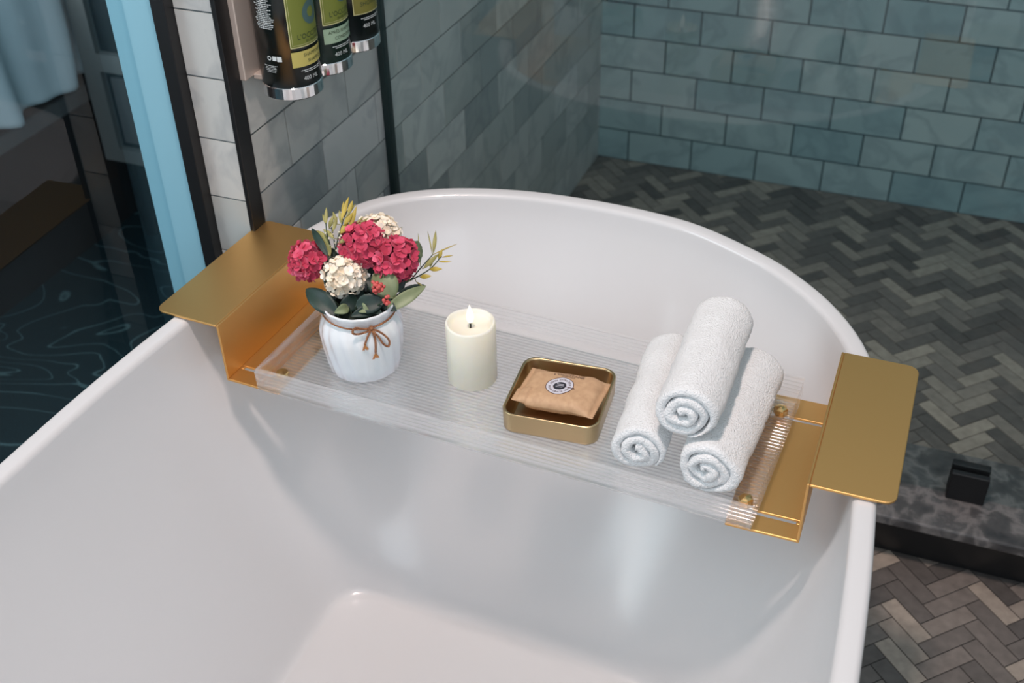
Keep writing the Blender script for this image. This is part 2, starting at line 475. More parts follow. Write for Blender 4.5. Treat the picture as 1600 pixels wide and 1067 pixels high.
# room shell beyond the frame
obj('ceiling', bbox(-4.0, -0.147, -4.4, 0.7, 2.45, 2.5), M_ceiling, kind='structure')
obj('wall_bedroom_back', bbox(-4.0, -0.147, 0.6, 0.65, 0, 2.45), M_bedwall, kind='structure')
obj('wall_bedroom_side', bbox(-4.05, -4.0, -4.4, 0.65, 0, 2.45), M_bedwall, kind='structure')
obj('wall_right', bbox(2.2, 2.25, -3.4, 0.0, 0, 2.45), simple('warm_white_wall', (.62,.60,.57), .8), kind='structure')

# ---------------------------------------------------------------- shower curb and glass
cb = empty('shower_curb', (1.1, -1.07, 0), 0, 'dark grey veined marble curb running under the clear shower screen', 'curb')
obj('curb_base', bbox(-1.098, 1.1, -0.048, 0.085, 0.0, 0.0895, 0.001), simple('near_black_marble', (.012,.012,.013), .3), cb)
obj('curb_slab', bbox(-1.098, 1.1, -0.09, 0.09, 0.0895, 0.107, 0.003), M_stone, cb)
gs = empty('shower_screen', (1.0, -1.075, 0.107), 0, 'clear frameless glass shower screen standing on the marble curb behind the tub', 'shower screen')
obj('glass_panel', bbox(-0.993, 1.15, -0.005, 0.005, 0.002, 2.1, 0.0008), M_glass, gs)
obj('wall_seal', bbox(-0.998, -0.989, -0.008, 0.008, 0.0, 2.1), M_seal, gs)
def clamp(x):
    c = empty('glass_clamp', (x, -1.072, 0.107), 0, 'square black clamp holding the shower screen to the curb beside the tub', 'clamp')
    obj('clamp_front', bbox(-0.027, 0.027, -0.019, -0.0085, 0.0, 0.05, 0.0015), M_black, c)
    obj('clamp_back', bbox(-0.027, 0.027, 0.0025, 0.016, 0.0, 0.05, 0.0015), M_black, c)
    obj('clamp_bridge', bbox(-0.027, 0.027, -0.0086, 0.0026, 0.0, 0.0025), M_black, c)
    return c
clamp(0.916)

# ---------------------------------------------------------------- partition glass and bedroom
pg = empty('glass_partition', (-0.1270, -1.4350, 0), 0, 'clear glass partition beside the tub with the dark bedroom behind it', 'glass partition')
obj('partition_pane', bbox(-0.004, 0.004, -1.9, -0.001, 0.0, 2.44), M_pglass, pg)

# bed
M_duvet = simple('white_duvet', (.80,.86,.88), 0.9)
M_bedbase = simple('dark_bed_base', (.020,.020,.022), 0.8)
M_bedrail = simple('grey_bed_rail', (.17,.165,.165), 0.6)
bed = empty('bed', (-1.6, -1.0, 0), 0, 'bed with rumpled white duvet over a dark base, seen through the glass partition', 'bed')
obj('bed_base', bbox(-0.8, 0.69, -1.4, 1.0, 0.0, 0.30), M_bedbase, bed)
obj('bed_rail', bbox(-0.8, 0.70, -1.4, 0.62, 0.30, 0.338, 0.006), M_bedrail, bed)
def duvet():
    NU, NV = 90, 150
    V, F = [], []
    for i in range(NU):
        for j in range(NV):
            s = i/(NU-1); y = -1.38 + 1.98*j/(NV-1)
            # s: from the bed middle, over the edge, down the side
            L = s*1.25
            if L < 0.80: x = -0.15+L*1.044; z = 0.62
            else:
                q = (L-0.80)/0.45; a = min(q*2.2, PI/2)
                x = 0.685 + 0.04*math.sin(a); z = 0.62-0.05*(1-math.cos(a)) - max(0, q-0.7)*0.0 - 0.20*max(0, q-0.35)/0.65
            hang = max(0, (L-0.72)/0.53)
            fold = math.sin(y*46+s*5+3*noise.noise(Vector((y*3, s*2, 0))))*0.5+math.sin(y*71+s*4+4*noise.noise(Vector((y*2, 5, s))))*0.35
            d = fold*0.030*hang + 0.03*noise.noise(Vector((x*4, y*4, 1)))*(1-hang)
            if L < 0.80: z += d + 0.02*noise.noise(Vector((x*9, y*7, 3)))
            else: x += d+0.012; z += 0.5*d
            V.append((x, y, z - (0.02*fold*hang if L > 1.0 else 0)))
    for i in range(NU-1):
        for j in range(NV-1):
            F.append((i*NV+j, (i+1)*NV+j, (i+1)*NV+j+1, i*NV+j+1))
    return V, F
du = obj('duvet', duvet(), M_duvet, bed, sm=True)
sol = du.modifiers.new('thick', 'SOLIDIFY'); sol.thickness = 0.012; sol.offset = -1
obj('mattress', bbox(-0.8, 0.62, -1.4, 0.95, 0.339, 0.59, 0.03), simple('mattress_cloth', (.35,.42,.46), .9), bed)

ns = empty('nightstand', (-0.55, -0.72, 0), 0, 'dark grey two-panel nightstand with pale frame beside the bed, behind the glass', 'nightstand')
M_nsf = simple('taupe_frame', (.24,.24,.23), 0.5)
M_nsd = simple('dark_niche', (.008,.010,.012), 0.6)
M_nsp = simple('grey_panel', (.13,.13,.13), 0.5)
obj('carcass', bbox(-0.30, 0.30, 0.004, 0.42, 0.20, 0.80), M_nsd, ns)
def nsframe():
    bm = bmesh.new()
    for b_ in ((-0.305,-0.265,.196,.80), (0.265,0.305,.196,.80), (-0.265,0.265,.196,.226), (-0.265,0.265,.395,.432), (-0.265,0.265,.77,.80)):
        box(bm, b_[0], b_[1], -0.012, 0.004, b_[2], b_[3])
    return bm
obj('face_frame', nsframe(), M_nsf, ns)
obj('door_panel', bbox(-0.250, 0.250, -0.006, 0.003, .240, .382, 0.002), M_nsp, ns)
obj('drawer_panel', bbox(-0.250, 0.250, -0.003, 0.003, .445, .76, 0.002), M_nsd, ns)
for x in (-0.27, 0.27):
    for y in (0.03, 0.38):
        obj('leg', lathe([(0.014, 0.0), (0.022, 0.196)], 16), M_black, ns, loc=(x, y, 0))

# ---------------------------------------------------------------- bathtub
def tub():
    # measured rim outline, far half, left -> far -> right
    far = [(-0.006,-1.95),(-0.005,-1.88),(-0.003,-1.79),(0.002,-1.70),(0.012,-1.60),(0.029,-1.50),(0.054,-1.401),(0.083,-1.328),(0.119,-1.284),(0.172,-1.250),(0.234,-1.2285),(0.301,-1.2165),
           (0.387,-1.2135),(0.457,-1.219),(0.520,-1.233),(0.605,-1.274),(0.655,-1.311),(0.697,-1.354),(0.733,-1.408),(0.757,-1.47),(0.771,-1.56),(0.781,-1.666),(0.788,-1.76),(0.792,-1.86),(0.794,-1.95)]
    yc = -2.03
    near = [(x, 2*yc-y) for x, y in reversed(far)]
    pts = far + near
    cur = catmull([(x, y, 0) for x, y in pts], 12, True)
    # resample by landmarks so the floor corners meet the points where the side walls turn into the end walls
    def idx(p): return min(range(len(cur)), key=lambda i: (cur[i]-Vector((p[0], p[1], 0))).length)
    marks = [(0.006,-1.655), (0.779,-1.640)]
    marks += [(x, 2*yc-y) for x, y in reversed(marks)]
    ids = [idx(p) for p in marks]       # left-far, right-far, right-near, left-near
    n = len(cur)
    def seg(a, b, k):
        if b <= a: b += n
        P = [cur[i % n] for i in range(a, b+1)]
        D = [0]
        for i in range(1, len(P)): D.append(D[-1]+(P[i]-P[i-1]).length)
        o = []
        for j in range(k):
            t = D[-1]*j/k; i = 0
            while D[i+1] < t: i += 1
            f = (t-D[i])/(D[i+1]-D[i]); o.append(P[i].lerp(P[i+1], f))
        return o
    NE, NC, NS = 64, 0, 40
    rim = seg(ids[0], ids[1], NE)+seg(ids[1], ids[2], NS)+seg(ids[2], ids[3], NE)+seg(ids[3], ids[0], NS)
    # floor outline: same counts; corners rounded with a small radius
    fl = [(0.150,-1.578), (0.632,-1.604)]; fl += [(x, 2*yc-y) for x, y in reversed(fl)]
    fv = [Vector((x, y, 0)) for x, y in fl]
    rc = 0.060                      # corner radius of the floor
    NF = len(fv)
    def floorseg(i, k, bulge):
        """from the middle of corner i's arc to the middle of the next corner's arc"""
        A, B, P, Q = fv[i], fv[(i+1) % NF], fv[i-1], fv[(i+2) % NF]
        d = (B-A).normalized(); nrm = Vector((-d.y, d.x, 0)); L = (B-A).length
        o = []
        def corner(C, d0, d1):      # quadratic blend through the corner
            return [(C-d0*rc).lerp(C, t).lerp(C.lerp(C+d1*rc, t), t) for t in [q/16 for q in range(17)]]
        c0 = corner(A, (A-P).normalized(), d)[8:]
        c1 = corner(B, d, (Q-B).normalized())[:9]
        a, b = c0[-1], c1[0]
        mid = [a.lerp(b, q/24) + nrm*bulge*math.sin(PI*q/24)**2 for q in range(1, 24)]
        path = c0+mid+c1
        D = [0]
        for q in range(1, len(path)): D.append(D[-1]+(path[q]-path[q-1]).length)
        for q in range(k):
            t = D[-1]*q/k; z = 0
            while D[z+1] < t: z += 1
            o.append(path[z].lerp(path[z+1], (t-D[z])/(D[z+1]-D[z])))
        return o
    floor = floorseg(0, NE, 0.010)+floorseg(1, NS, 0.0)+floorseg(2, NE, 0.010)+floorseg(3, NS, 0.0)
    # fix direction of bulge: the loop runs clockwise (left->far->right) so +nrm points outward
    N = len(rim)
    cen = Vector((0.393, yc, 0))
    def inset(L, d):
        o = []
        for i in range(len(L)):
            t = (L[(i+1) % N]-L[i-1]).normalized(); nn = Vector((t.y, -t.x, 0))   # inward for clockwise loop
            o.append(L[i]+nn*d)
        return o
    H = 0.578
    loops = []
    def addl(L, z): loops.append([(p.x, p.y, z) for p in L])
    base = inset(rim, 0.085)
    for s, z in ((1, 0.0), (0.985, 0.006), (0.8, 0.12), (0.5, 0.30), (0.22, 0.46), (0.06, 0.545)):
        addl([rim[i].lerp(base[i], s) for i in range(N)], z)
    for a in range(0, 7):
        th = PI*0.5*a/6
        addl(inset(rim, 0.006*(1-math.sin(th))*0+0.006*(1-math.cos(th))), H-0.006+0.006*math.sin(th))
    for a in range(1, 7):
        th = PI*0.5*a/6
        addl(inset(rim, 0.015+0.007*math.sin(th)), H-0.007*(1-math.cos(th)))
    inner = inset(rim, 0.0225)
    zf, zr = 0.15, H-0.012
    for s in (0.02, 0.05, 0.09, 0.14, 0.2, 0.3, 0.4, 0.5, 0.6, 0.7, 0.78, 0.84, 0.88, 0.92, 0.945):
        addl([inner[i].lerp(floor[i], s**1.45) for i in range(N)], zr+(zf-0.0-zr)*s)
    s0, z0 = 0.945**1.45, zr+(zf-zr)*0.945
    for k in range(1, 7):
        q = k/6
        s = s0+(1.06-s0)*q
        z = z0+(zf-z0)*(1-(1-q)**2)
        if s <= 1: L = [inner[i].lerp(floor[i], s) for i in range(N)]
        else: L = [floor[i].lerp(cen, (s-1)*0.5) for i in range(N)]
        addl(L, z)
    for f in (0.15, 0.4, 0.7, 0.97): addl([floor[i].lerp(cen, f) for i in range(N)], zf-0.002*f)
    g = loft(loops, True, True)
    return g
tb = empty('bathtub', (0.393, -2.03, 0), 0, 'white oval freestanding bathtub with a thin rounded rim holding the gold caddy', 'bathtub')
tg = tub()
shell = obj('tub_shell', ([(v[0]-0.393, v[1]+2.03, v[2]) for v in tg[0]], tg[1]), M_tub, tb, sm=True)
obj('drain', lathe([(0.0, 0.004), (0.018, 0.0038), (0.029, 0.002), (0.031, 0.0)], 40, False, False), M_chrome, tb, sm=True, loc=(0.0, -0.30, 0.1485))

# ---------------------------------------------------------------- bath caddy (local frame u, v, w)
CO = Vector((0.06917, -1.62978, 0.5095)); CA = -0.05178; LC = 0.6514; DC = 0.2158; HC = 0.0702
cA, sA = math.cos(CA), math.sin(CA)
def CW(u, v, w=0.0): return Vector((CO.x+cA*u-sA*v, CO.y+sA*u+cA*v, CO.z+w))
caddy = empty('bath_caddy', CO, CA, 'gold and clear ribbed acrylic bath caddy bridging the white tub', 'bath caddy')
TH = 0.0028
def arc_corner(cx, cy, r, a0, a1, n=6):
    return [(cx+r*math.cos(a0+(a1-a0)*i/n), cy+r*math.sin(a0+(a1-a0)*i/n)) for i in range(n+1)]
def bracket(WT, WB, side):
    """side=-1: left bracket (plate goes to -u, shelf to +u). Built at flange u=0."""
    bm = bmesh.new()
    s = side   # direction of top plate
    # top plate outline, flange edge at u=0, rounded outer corners
    r = 0.012
    P = [(0, 0)] + [(s*x, y) for x, y in arc_corner(WT-r, r, r, -PI/2, 0)] + [(s*x, y) for x, y in arc_corner(WT-r, DC-r, r, 0, PI/2)] + [(0, DC)]
    if s < 0: P = P[::-1]
    lo = [bm.verts.new((x, y, HC)) for x, y in P]; hi = [bm.verts.new((x, y, HC+TH)) for x, y in P]
    n = len(P)
    bm.faces.new(hi); bm.faces.new(lo[::-1])
    for i in range(n): bm.faces.new((lo[i], lo[(i+1) % n], hi[(i+1) % n], hi[i]))
    # flange
    box(bm, *((0, TH) if s < 0 else (-TH, 0)), 0, DC, 0.0, HC+TH)
    # bottom shelf with two slots
    u0, u1 = 0.0, WB
    def bx(a, b, c, d):
        a, b = (a, b) if s < 0 else (-b, -a)
        box(bm, a, b, c, d, -TH, 0.0)
    sl = 0.0026
    ys = [0.0248, 0.1790]
    bx(0, WB, 0, ys[0]-sl); bx(0, WB, ys[0]+sl, ys[1]-sl); bx(0, WB, ys[1]+sl, DC)
    for k, y in enumerate(ys):
        bx(0, 0.007 if (s > 0 or k == 0) else 0.050, y-sl, y+sl); bx(0.062, WB, y-sl, y+sl)
    return bm
def addbev(o, w=0.0009):
    m = o.modifiers.new('bevel', 'BEVEL'); m.width = w; m.segments = 2; m.limit_method = 'ANGLE'
addbev(obj('left_bracket', bracket(0.0820, 0.0689, -1), M_gold, caddy))
rb = obj('right_bracket', bracket(0.0767, 0.0716, 1), M_gold, caddy, loc=(LC, 0, 0)); rb.rotation_euler = (0, 0, 0.0505); addbev(rb)
# acrylic tray: U section, ribbed floor and walls
def tray():
    U0, U1 = 0.0485, 0.6055
    V0, V1 = -0.0075, 0.2085
    th = 0.0034; pitch = 0.0052; amp = 0.0016; HW = 0.0325
    prof = []      # outer/bottom line then inner/top line in (v, w)
    def ribs(a, b, n_per=10):
        n = int((b-a)/pitch*n_per); return [a+(b-a)*i/n for i in range(n+1)]
    top = []       # ribbed inner surface from near wall top, down, across, up
    rv = 0.004
    zb = 0.0005
    for w in ribs(HW, 0.008) if False else [HW-(HW-0.009)*i/28 for i in range(29)]:
        top.append((V0+th+amp*0.5*(1-abs(math.cos(PI*w/pitch)))*0, w))
    for v in ribs(V0+th+0.004, V1-th-0.004):
        top.append((v, zb+th-amp+amp*abs(math.sin(PI*v/pitch))**0.65))
    for w in [0.009+(HW-0.009)*i/28 for i in range(29)]: top.append((V1-th, w))
    bot = []
    for i in range(29):
        w = HW-(HW-0.009)*i/28
        bot.append((V0 - amp*abs(math.sin(PI*w/pitch)), w))
    for v, w in ((V0+0.0008, 0.004), (V0+0.003, 0.0012)): bot.append((v, w))
    for v in (V0+0.006, V1-0.006): bot.append((v, zb))
    for v, w in ((V1-0.003, 0.0012), (V1-0.0008, 0.004)): bot.append((v, w))
    for i in range(29):
        w = 0.009+(HW-0.009)*i/28
        bot.append((V1 + amp*abs(math.sin(PI*w/pitch)), w))
    ring = top + bot[::-1]
    loops = [[(u, v, w) for v, w in ring] for u in (U0, U1)]
    g = loft(loops, False, False)
    n = len(ring)
    bm = bmesh.new()
    vs = [bm.verts.new(p) for p in g[0]]
    for f in g[1]: bm.faces.new([vs[i] for i in f])
    e0 = bm.faces.new(vs[:n]); e1 = bm.faces.new(vs[n:][::-1])
    bmesh.ops.triangulate(bm, faces=[e0, e1])
    bmesh.ops.recalc_face_normals(bm, faces=bm.faces[:])
    for f in bm.faces:
        c = f.calc_center_median()
        f.material_index = 0 if V0+0.005 < c.y < V1-0.005 else 1
    return bm
obj('acrylic_tray', tray(), M_acrylic, caddy, mats=[M_acrylic, M_acrylic_w])
def hexnut(r, h, dome=0.0012):
    g = lathe([(r*0.6, 0), (r, 0.0005), (r, h-0.001), (r*0.86, h), (r*0.5, h+dome*0.7), (0.0001, h+dome)], 6, True, False)
    return g
for (u, v, big) in ((0.0585, 0.0255, 0), (0.0585, 0.1785, 0), (0.5915, 0.0262, 1), (0.5905, 0.1755, 1)):
    if big:
        g = hexnut(0.0076, 0.0085)
    else:
        g = lathe([(0.0062, 0), (0.0072, 0.001), (0.0072, 0.0042), (0.0064, 0.0052), (0.0001, 0.0058)], 32, True, False)
    obj('bolt_cap', g, M_goldb, caddy, loc=(u, v, 0.0038))

# ---------------------------------------------------------------- things on the tray
TZ = 0.0043      # top of ribs above caddy shelf
# candle
cd = empty('candle', CW(0.2580, 0.1055, TZ), CA, 'ivory pillar candle with a lit white electric flame on the clear tray', 'candle')
prof = [(0.0262, 0.0), (0.0275, 0.0012), (0.0275, 0.0735), (0.0268, 0.0755), (0.0255, 0.0762), (0.0244, 0.0748), (0.0236, 0.0715), (0.0215, 0.0692), (0.015, 0.0680), (0.008, 0.0676), (0.0012, 0.0675)]
def candle_body():
    n = 64; loops = []
    for k, (r, z) in enumerate(prof):
        L = []
        for j in range(n):
            a = 2*PI*j/n
            dz = 0.0005*math.sin(2*a+.6)+0.0003*math.sin(5*a) if 2 <= k <= 6 else 0
            L.append((r*math.cos(a), r*math.sin(a), z+dz))
        loops.append(L)
    return loft(loops, True, True)
obj('wax_body', candle_body(), M_wax, cd, sm=True)
obj('wick', tube([(0, 0, .067), (0.0002, 0, .0705), (0, 0, .0735)], 0.0011, 8), M_black, cd)
obj('flame', lathe([(0.0005, 0.0735), (0.0026, 0.0755), (0.0041, 0.0795), (0.0042, 0.084), (0.0031, 0.089), (0.0016, 0.0935), (0.0002, 0.0975)], 20), M_flame, cd, sm=True, label='glowing white teardrop flame')

# brass tin and soap
tin = empty('tray_tin', CW(0.3695, 0.0910, TZ), CA+0.135, 'square brass tin with rounded corners holding a kraft soap sachet', 'tin')
def rrect(hx, hy, r, n=7):
    P = []
    for cx, cy, a in ((hx-r, hy-r, 0), (-hx+r, hy-r, PI/2), (-hx+r, -hy+r, PI), (hx-r, -hy+r, 3*PI/2)):
        P += arc_corner(cx, cy, r, a, a+PI/2, n)
    return P
def ringz(h, r, z, hy=None): return [(x, y, z) for x, y in rrect(h, hy or h, r)]
S = 0.0525
obj('tin_wall', loft([ringz(S-.003, .012, 0.0003), ringz(S-.001, .014, 0.0008), ringz(S-.0005, .015, 0.003), ringz(S, .0155, 0.0225), ringz(S, .0155, 0.0240), ringz(S-.0008, .0150, 0.0250), ringz(S-.0022, .0140, 0.0250), ringz(S-.0030, .0132, 0.0240), ringz(S-.0034, .013, 0.0225), ringz(S-.0055, .012, 0.006), ringz(S-.008, .010, 0.0035)], False, False), M_tin, tin, sm=True)
obj('tin_base', loft([ringz(S-.003, .012, 0.0003), ringz(S-.008, .010, 0.0031)], True, False)[0:2] if False else merge(loft([ringz(S-.003, .012, 0.0004), ringz(S-.0075, .0105, 0.0034)], True, True)), M_tinin, tin, label='bronze toned inner base')

SX, SY = 0.045, 0.0315
sp = empty('soap_sachet', CW(0.3705, 0.0925, TZ+0.0072), CA+0.035, 'kraft paper soap sachet with a round grey seal lying in the brass tin', 'soap')
def soap_h(x, y):
    a = max(0, 1-abs(x/(SX-0.004))**4.2); b = max(0, 1-abs(y/SY)**5.0)
    f = (a*b)**0.6
    cr = 0.0012*noise.noise(Vector((x*130, y*90, 2)))+0.0006*math.sin(x*210+y*90)
    edge = 0.0145 + 0.002*math.sin(x*60)+ (0.0035 if x < -0.03 and y < -.01 else 0)*0.6
    return edge + 0.0090*f + cr*(1-abs(f-0.5))*0.9
def soap():
    NX, NY = 72, 40
    V, F = [], []
    def edgex(i, j, x):
        if i in (0, NX): x += (0.0011 if j % 2 else 0)*(1 if i == NX else -1)
        return x
    for side in (0, 1):
        for i in range(NX+1):
            for j in range(NY+1):
                x = -SX+2*SX*i/NX; y = -SY+2*SY*j/NY
                yy = y*(1-0.05*(1-abs(x/SX)**2))
                x2 = edgex(i, j, x)
                f = (max(0, 1-abs(x/(SX-.006))**3)*max(0, 1-abs(y/SY)**3))**0.5
                if side == 0: z = soap_h(x, y)
                else: z = soap_h(x, y)-0.0004-0.0090*f - 0.0135*f
                V.append((x2, yy, max(z, 0.0003)))
    n = (NX+1)*(NY+1)
    for i in range(NX):
        for j in range(NY):
            a = i*(NY+1)+j; b = a+NY+1
            F.append((a, b, b+1, a+1)); F.append((n+a, n+a+1, n+b+1, n+b))
    for i in range(NX):
        a = i*(NY+1); b = a+NY+1; F.append((a, n+a, n+b, b)); a += NY; b += NY; F.append((a, b, n+b, n+a))
    for j in range(NY):
        a = j; F.append((a, a+1, n+a+1, n+a)); a = NX*(NY+1)+j; F.append((a, n+a, n+a+1, a+1))
    return V, F
obj('paper_wrapper', soap(), M_kraft, sp, sm=True)
def on_soap(g, cx, cy, lift=0.0003, rot=0.0):
    c, s = math.cos(rot), math.sin(rot); V = []
    for x, y, z in g[0]:
        X, Y = cx+c*x-s*y, cy+s*x+c*y
        V.append((X, Y*(1-0.05*(1-abs(X/SX)**2)), soap_h(X, Y)+lift+z))
    return V, g[1]
def disc(r0, r1, n=48, rings=3):
    loops = [[(r*math.cos(2*PI*j/n), r*math.sin(2*PI*j/n), 0) for j in range(n)] for r in [r0+(r1-r0)*i/rings for i in range(rings+1)]]
    return loft(loops, False, False)
SCX, SCY = -0.0020, -0.0005
obj('seal_rim', on_soap(disc(0.0146, 0.0153, rings=1), SCX, SCY, 0.00045), M_ink, sp)
obj('seal_ring', on_soap(disc(0.0072, 0.0146), SCX, SCY, 0.00035), M_sealw, sp, label='pale lilac printed ring')
obj('seal_centre', on_soap(disc(0.0001, 0.0070), SCX, SCY, 0.0004), M_inkb, sp, label='black round printed centre')
# curved lettering dashes around the seal, made of the legible words of the stamp
def ring_text(s, r, a0, a1, size):
    G = ([], [])
    for i, ch in enumerate(s):
        if ch == ' ': continue
        a = a0+(a1-a0)*i/(len(s)-1); g = text_geo(ch, size)
        c, q = math.cos(a-PI/2), math.sin(a-PI/2)
        G = merge(G, ([(r*math.cos(a)+c*x-q*y, r*math.sin(a)+q*x+c*y, 0) for x, y, z in g[0]], g[1]))
    return G
obj('seal_lettering', on_soap(ring_text("SAVON EXTRA DOUX", 0.0109, PI*0.93, PI*0.07, 0.0036), SCX, SCY, 0.0006), M_ink, sp)
obj('seal_lower_lettering', on_soap(ring_text("EXTRA GENTLE SOAP", 0.0109, -PI*0.93, -PI*0.07, 0.0034), SCX, SCY, 0.0006), M_ink, sp)
G = ([], [])
for k, wd in enumerate((0.0078, 0.0096, 0.0074)):
    bm_v = [(-wd/2, 0.0026-k*0.0026-.0004, 0), (wd/2, 0.0026-k*0.0026-.0004, 0), (wd/2, 0.0026-k*0.0026+.0004, 0), (-wd/2, 0.0026-k*0.0026+.0004, 0)]
    G = merge(G, (bm_v, [(0,1,2,3)]))
obj('seal_lines', on_soap(G, SCX, SCY, 0.0007), M_sealw, sp)
obj('tear_arrow', on_soap(([(0.0065,-.0005,0),(0.0155,-.0005,0),(0.0155,-.0016,0),(0.0180,0,0),(0.0155,.0016,0),(0.0155,.0005,0),(0.0065,.0005,0)], [(0,1,5,6),(2,3,4)]), SCX, SCY, 0.0007, -0.12), M_ink, sp)
obj('brand_lettering', on_soap(text_geo("L'OCCITANE", 0.0062), 0.002, 0.0202, 0.0007, -0.02), M_ink, sp)
obj('small_lettering', on_soap(text_geo("EN PROVENCE", 0.0024), 0.002, 0.0166, 0.0007, -0.02), M_ink, sp)

# towels
def towel_geo(R, L, thick, seed, squash=1.0, phase=0.0, pitch=None):
    """a cloth of given thickness rolled up; axis along +y, centre on the axis"""
    pitch = pitch or thick*0.97
    turns = (R-thick*0.5-0.003)/pitch
    NS = int(34*turns)+2; K = 30; NR = 5
    phase = -PI/2 + turns*2*PI + phase
    loops = []
    for i in range(NS+1):
        s = i/NS
        ang = phase - s*turns*2*PI
        rc = 0.0035+pitch*turns*s
        rr = thick/2
        wob = 0.0030*noise.noise(Vector((s*6*turns, seed, 0)))
        endv = 0.0035*noise.noise(Vector((s*3*turns, seed+5, 0)))+0.003*(1-s)
        cross = []
        # (axial y, radial offset)
        for k in range(K+1): cross.append((-L/2+rr+(L-2*rr)*k/K, rr))
        for k in range(1, NR): a = PI/2-PI*k/NR; cross.append((L/2-rr+rr*math.cos(a), rr*math.sin(a)))
        for k in range(K+1): cross.append((L/2-rr-(L-2*rr)*k/K, -rr))
        for k in range(1, NR): a = -PI/2-PI*k/NR; cross.append((-L/2+rr+rr*math.cos(a), rr*math.sin(a)))
        taper = min(1, (1-s)*turns*4+0.12, s*turns*10+0.3); flush = -(1-min(1, (1-s)*turns*4+0.12))*rr
        lp = []
        for (y, o) in cross:
            r = rc+wob+o*taper+flush
            y2 = y + (endv if y > 0 else -endv)*(abs(y)/(L/2))
            x, z = r*math.cos(ang), r*math.sin(ang)
            d = 0.0013*noise.noise(Vector((x*190, y2*190, z*190+seed)))+0.0022*noise.noise(Vector((x*35, y2*30, z*35+seed)))
            dv = Vector((math.cos(ang), 0, math.sin(ang)))*(d if o > 0 else -d*0.5)
            lp.append((x+dv.x, y2 + (0.001*noise.noise(Vector((x*300, z*300, seed))) if abs(y) > L/2-rr else 0), (z+dv.z)*squash))
        loops.append(lp)
    return loft(loops, True, True)
def towel(near, far, R, seed, label, phase, squash=1.0):
    near, far = Vector(near), Vector(far)
    d = (far-near); mid = (near+far)/2
    o = obj('rolled_towel', towel_geo(R, d.length, 0.0105, seed, squash, phase), M_terry, None, sm=True, label=label, cat='towel', group='rolled towels stacked on the tray')
    o.location = mid
    o.rotation_euler = (math.atan2(d.z, math.hypot(d.x, d.y)), 0, math.atan2(d.y, d.x)-PI/2)
    return o
towel(CW(0.4800, 0.022, 0.0365), CW(0.4610, 0.192, 0.0365), 0.0330, 1, 'rolled white terry towel at the lower left of the stack, next to the brass tin', 0.9, 0.97)
towel(CW(0.5500, 0.018, 0.0395), CW(0.5510, 0.196, 0.0395), 0.0360, 9, 'rolled white terry towel at the lower right of the stack, next to the gold shelf', -0.3, 0.96)
towel(CW(0.5230, 0.024, 0.0955), CW(0.5125, 0.192, 0.0965), 0.0355, 4, 'rolled white terry towel lying on top of the two others', 0.2, 0.98)

# ---------------------------------------------------------------- vase with flowers
VO = CW(0.1340, 0.0815, TZ)
vs_ = empty('vase', VO, 0, 'small pearly white pleated ceramic vase tied with brown cord on the tray', 'vase')
def vase_geo():
    pr = [(0.034, 0.0), (0.0385, 0.0012), (0.0405, 0.004), (0.0425, 0.016), (0.0448, 0.034), (0.0462, 0.050), (0.0458, 0.058), (0.0432, 0.066), (0.0400, 0.0715), (0.0385, 0.0755), (0.0392, 0.0795), (0.0410, 0.0845), (0.0415, 0.087), (0.0405, 0.0882), (0.0388, 0.0872), (0.0372, 0.082), (0.0362, 0.0755), (0.0375, 0.070), (0.0400, 0.062), (0.0405, 0.052)]
    n = 200; loops = []; k = 18
    for i, (r, z) in enumerate(pr):
        amp = 0.0013*math.sin(PI*min(1, max(0, z/0.075)))**0.5 if (z < 0.0755 and i < 10) else 0.0004
        if i >= 15: amp = 0
        L = []
        for j in range(n):
            a = 2*PI*j/n
            tw = 0.32*(z/0.07)
            f = abs(math.sin(k*(a+tw)/2))
            rr = r+amp*(f-0.6)*1.6
            L.append((rr*math.cos(a), rr*math.sin(a), z))
        loops.append(L)
    return loft(loops, True, False)
obj('vase_body', vase_geo(), M_vase, vs_, sm=True)
obj('floral_foam', lathe([(0.0375, 0.060), (0.036, 0.074), (0.020, 0.0775), (0.0001, 0.078)], 32, True, False), simple('dark_moss', (.012,.02,.012), .95), vs_, sm=True)
def rope(path, r=0.0011):
    P = [Vector(p) for p in path]; g = ([], [])
    for k in range(2):
        q = []; L = 0
        for i, p in enumerate(P):
            if i: L += (P[i]-P[i-1]).length
            d = (P[min(i+1, len(P)-1)]-P[max(i-1, 0)]).normalized()
            a = Vector((0,0,1)) if abs(d.z) < 0.95 else Vector((1,0,0)); a = (a-d*a.dot(d)).normalized(); b = d.cross(a)
            ph = L/0.0042*2*PI + k*PI
            q.append(p+(a*math.cos(ph)+b*math.sin(ph))*r*0.55)
        g = merge(g, tube(q, r*0.72, 6))
    return g
cord = empty('cord_bow', VO, 0, 'twisted brown cord tied in a bow round the vase neck', 'cord')
band = []
for j in range(121):
    a = 2*PI*j/120
    band.append((0.0407*math.cos(a), 0.0407*math.sin(a), 0.0765+0.0012*math.sin(a*2)))
obj('neck_band', rope(band), M_cord, cord)
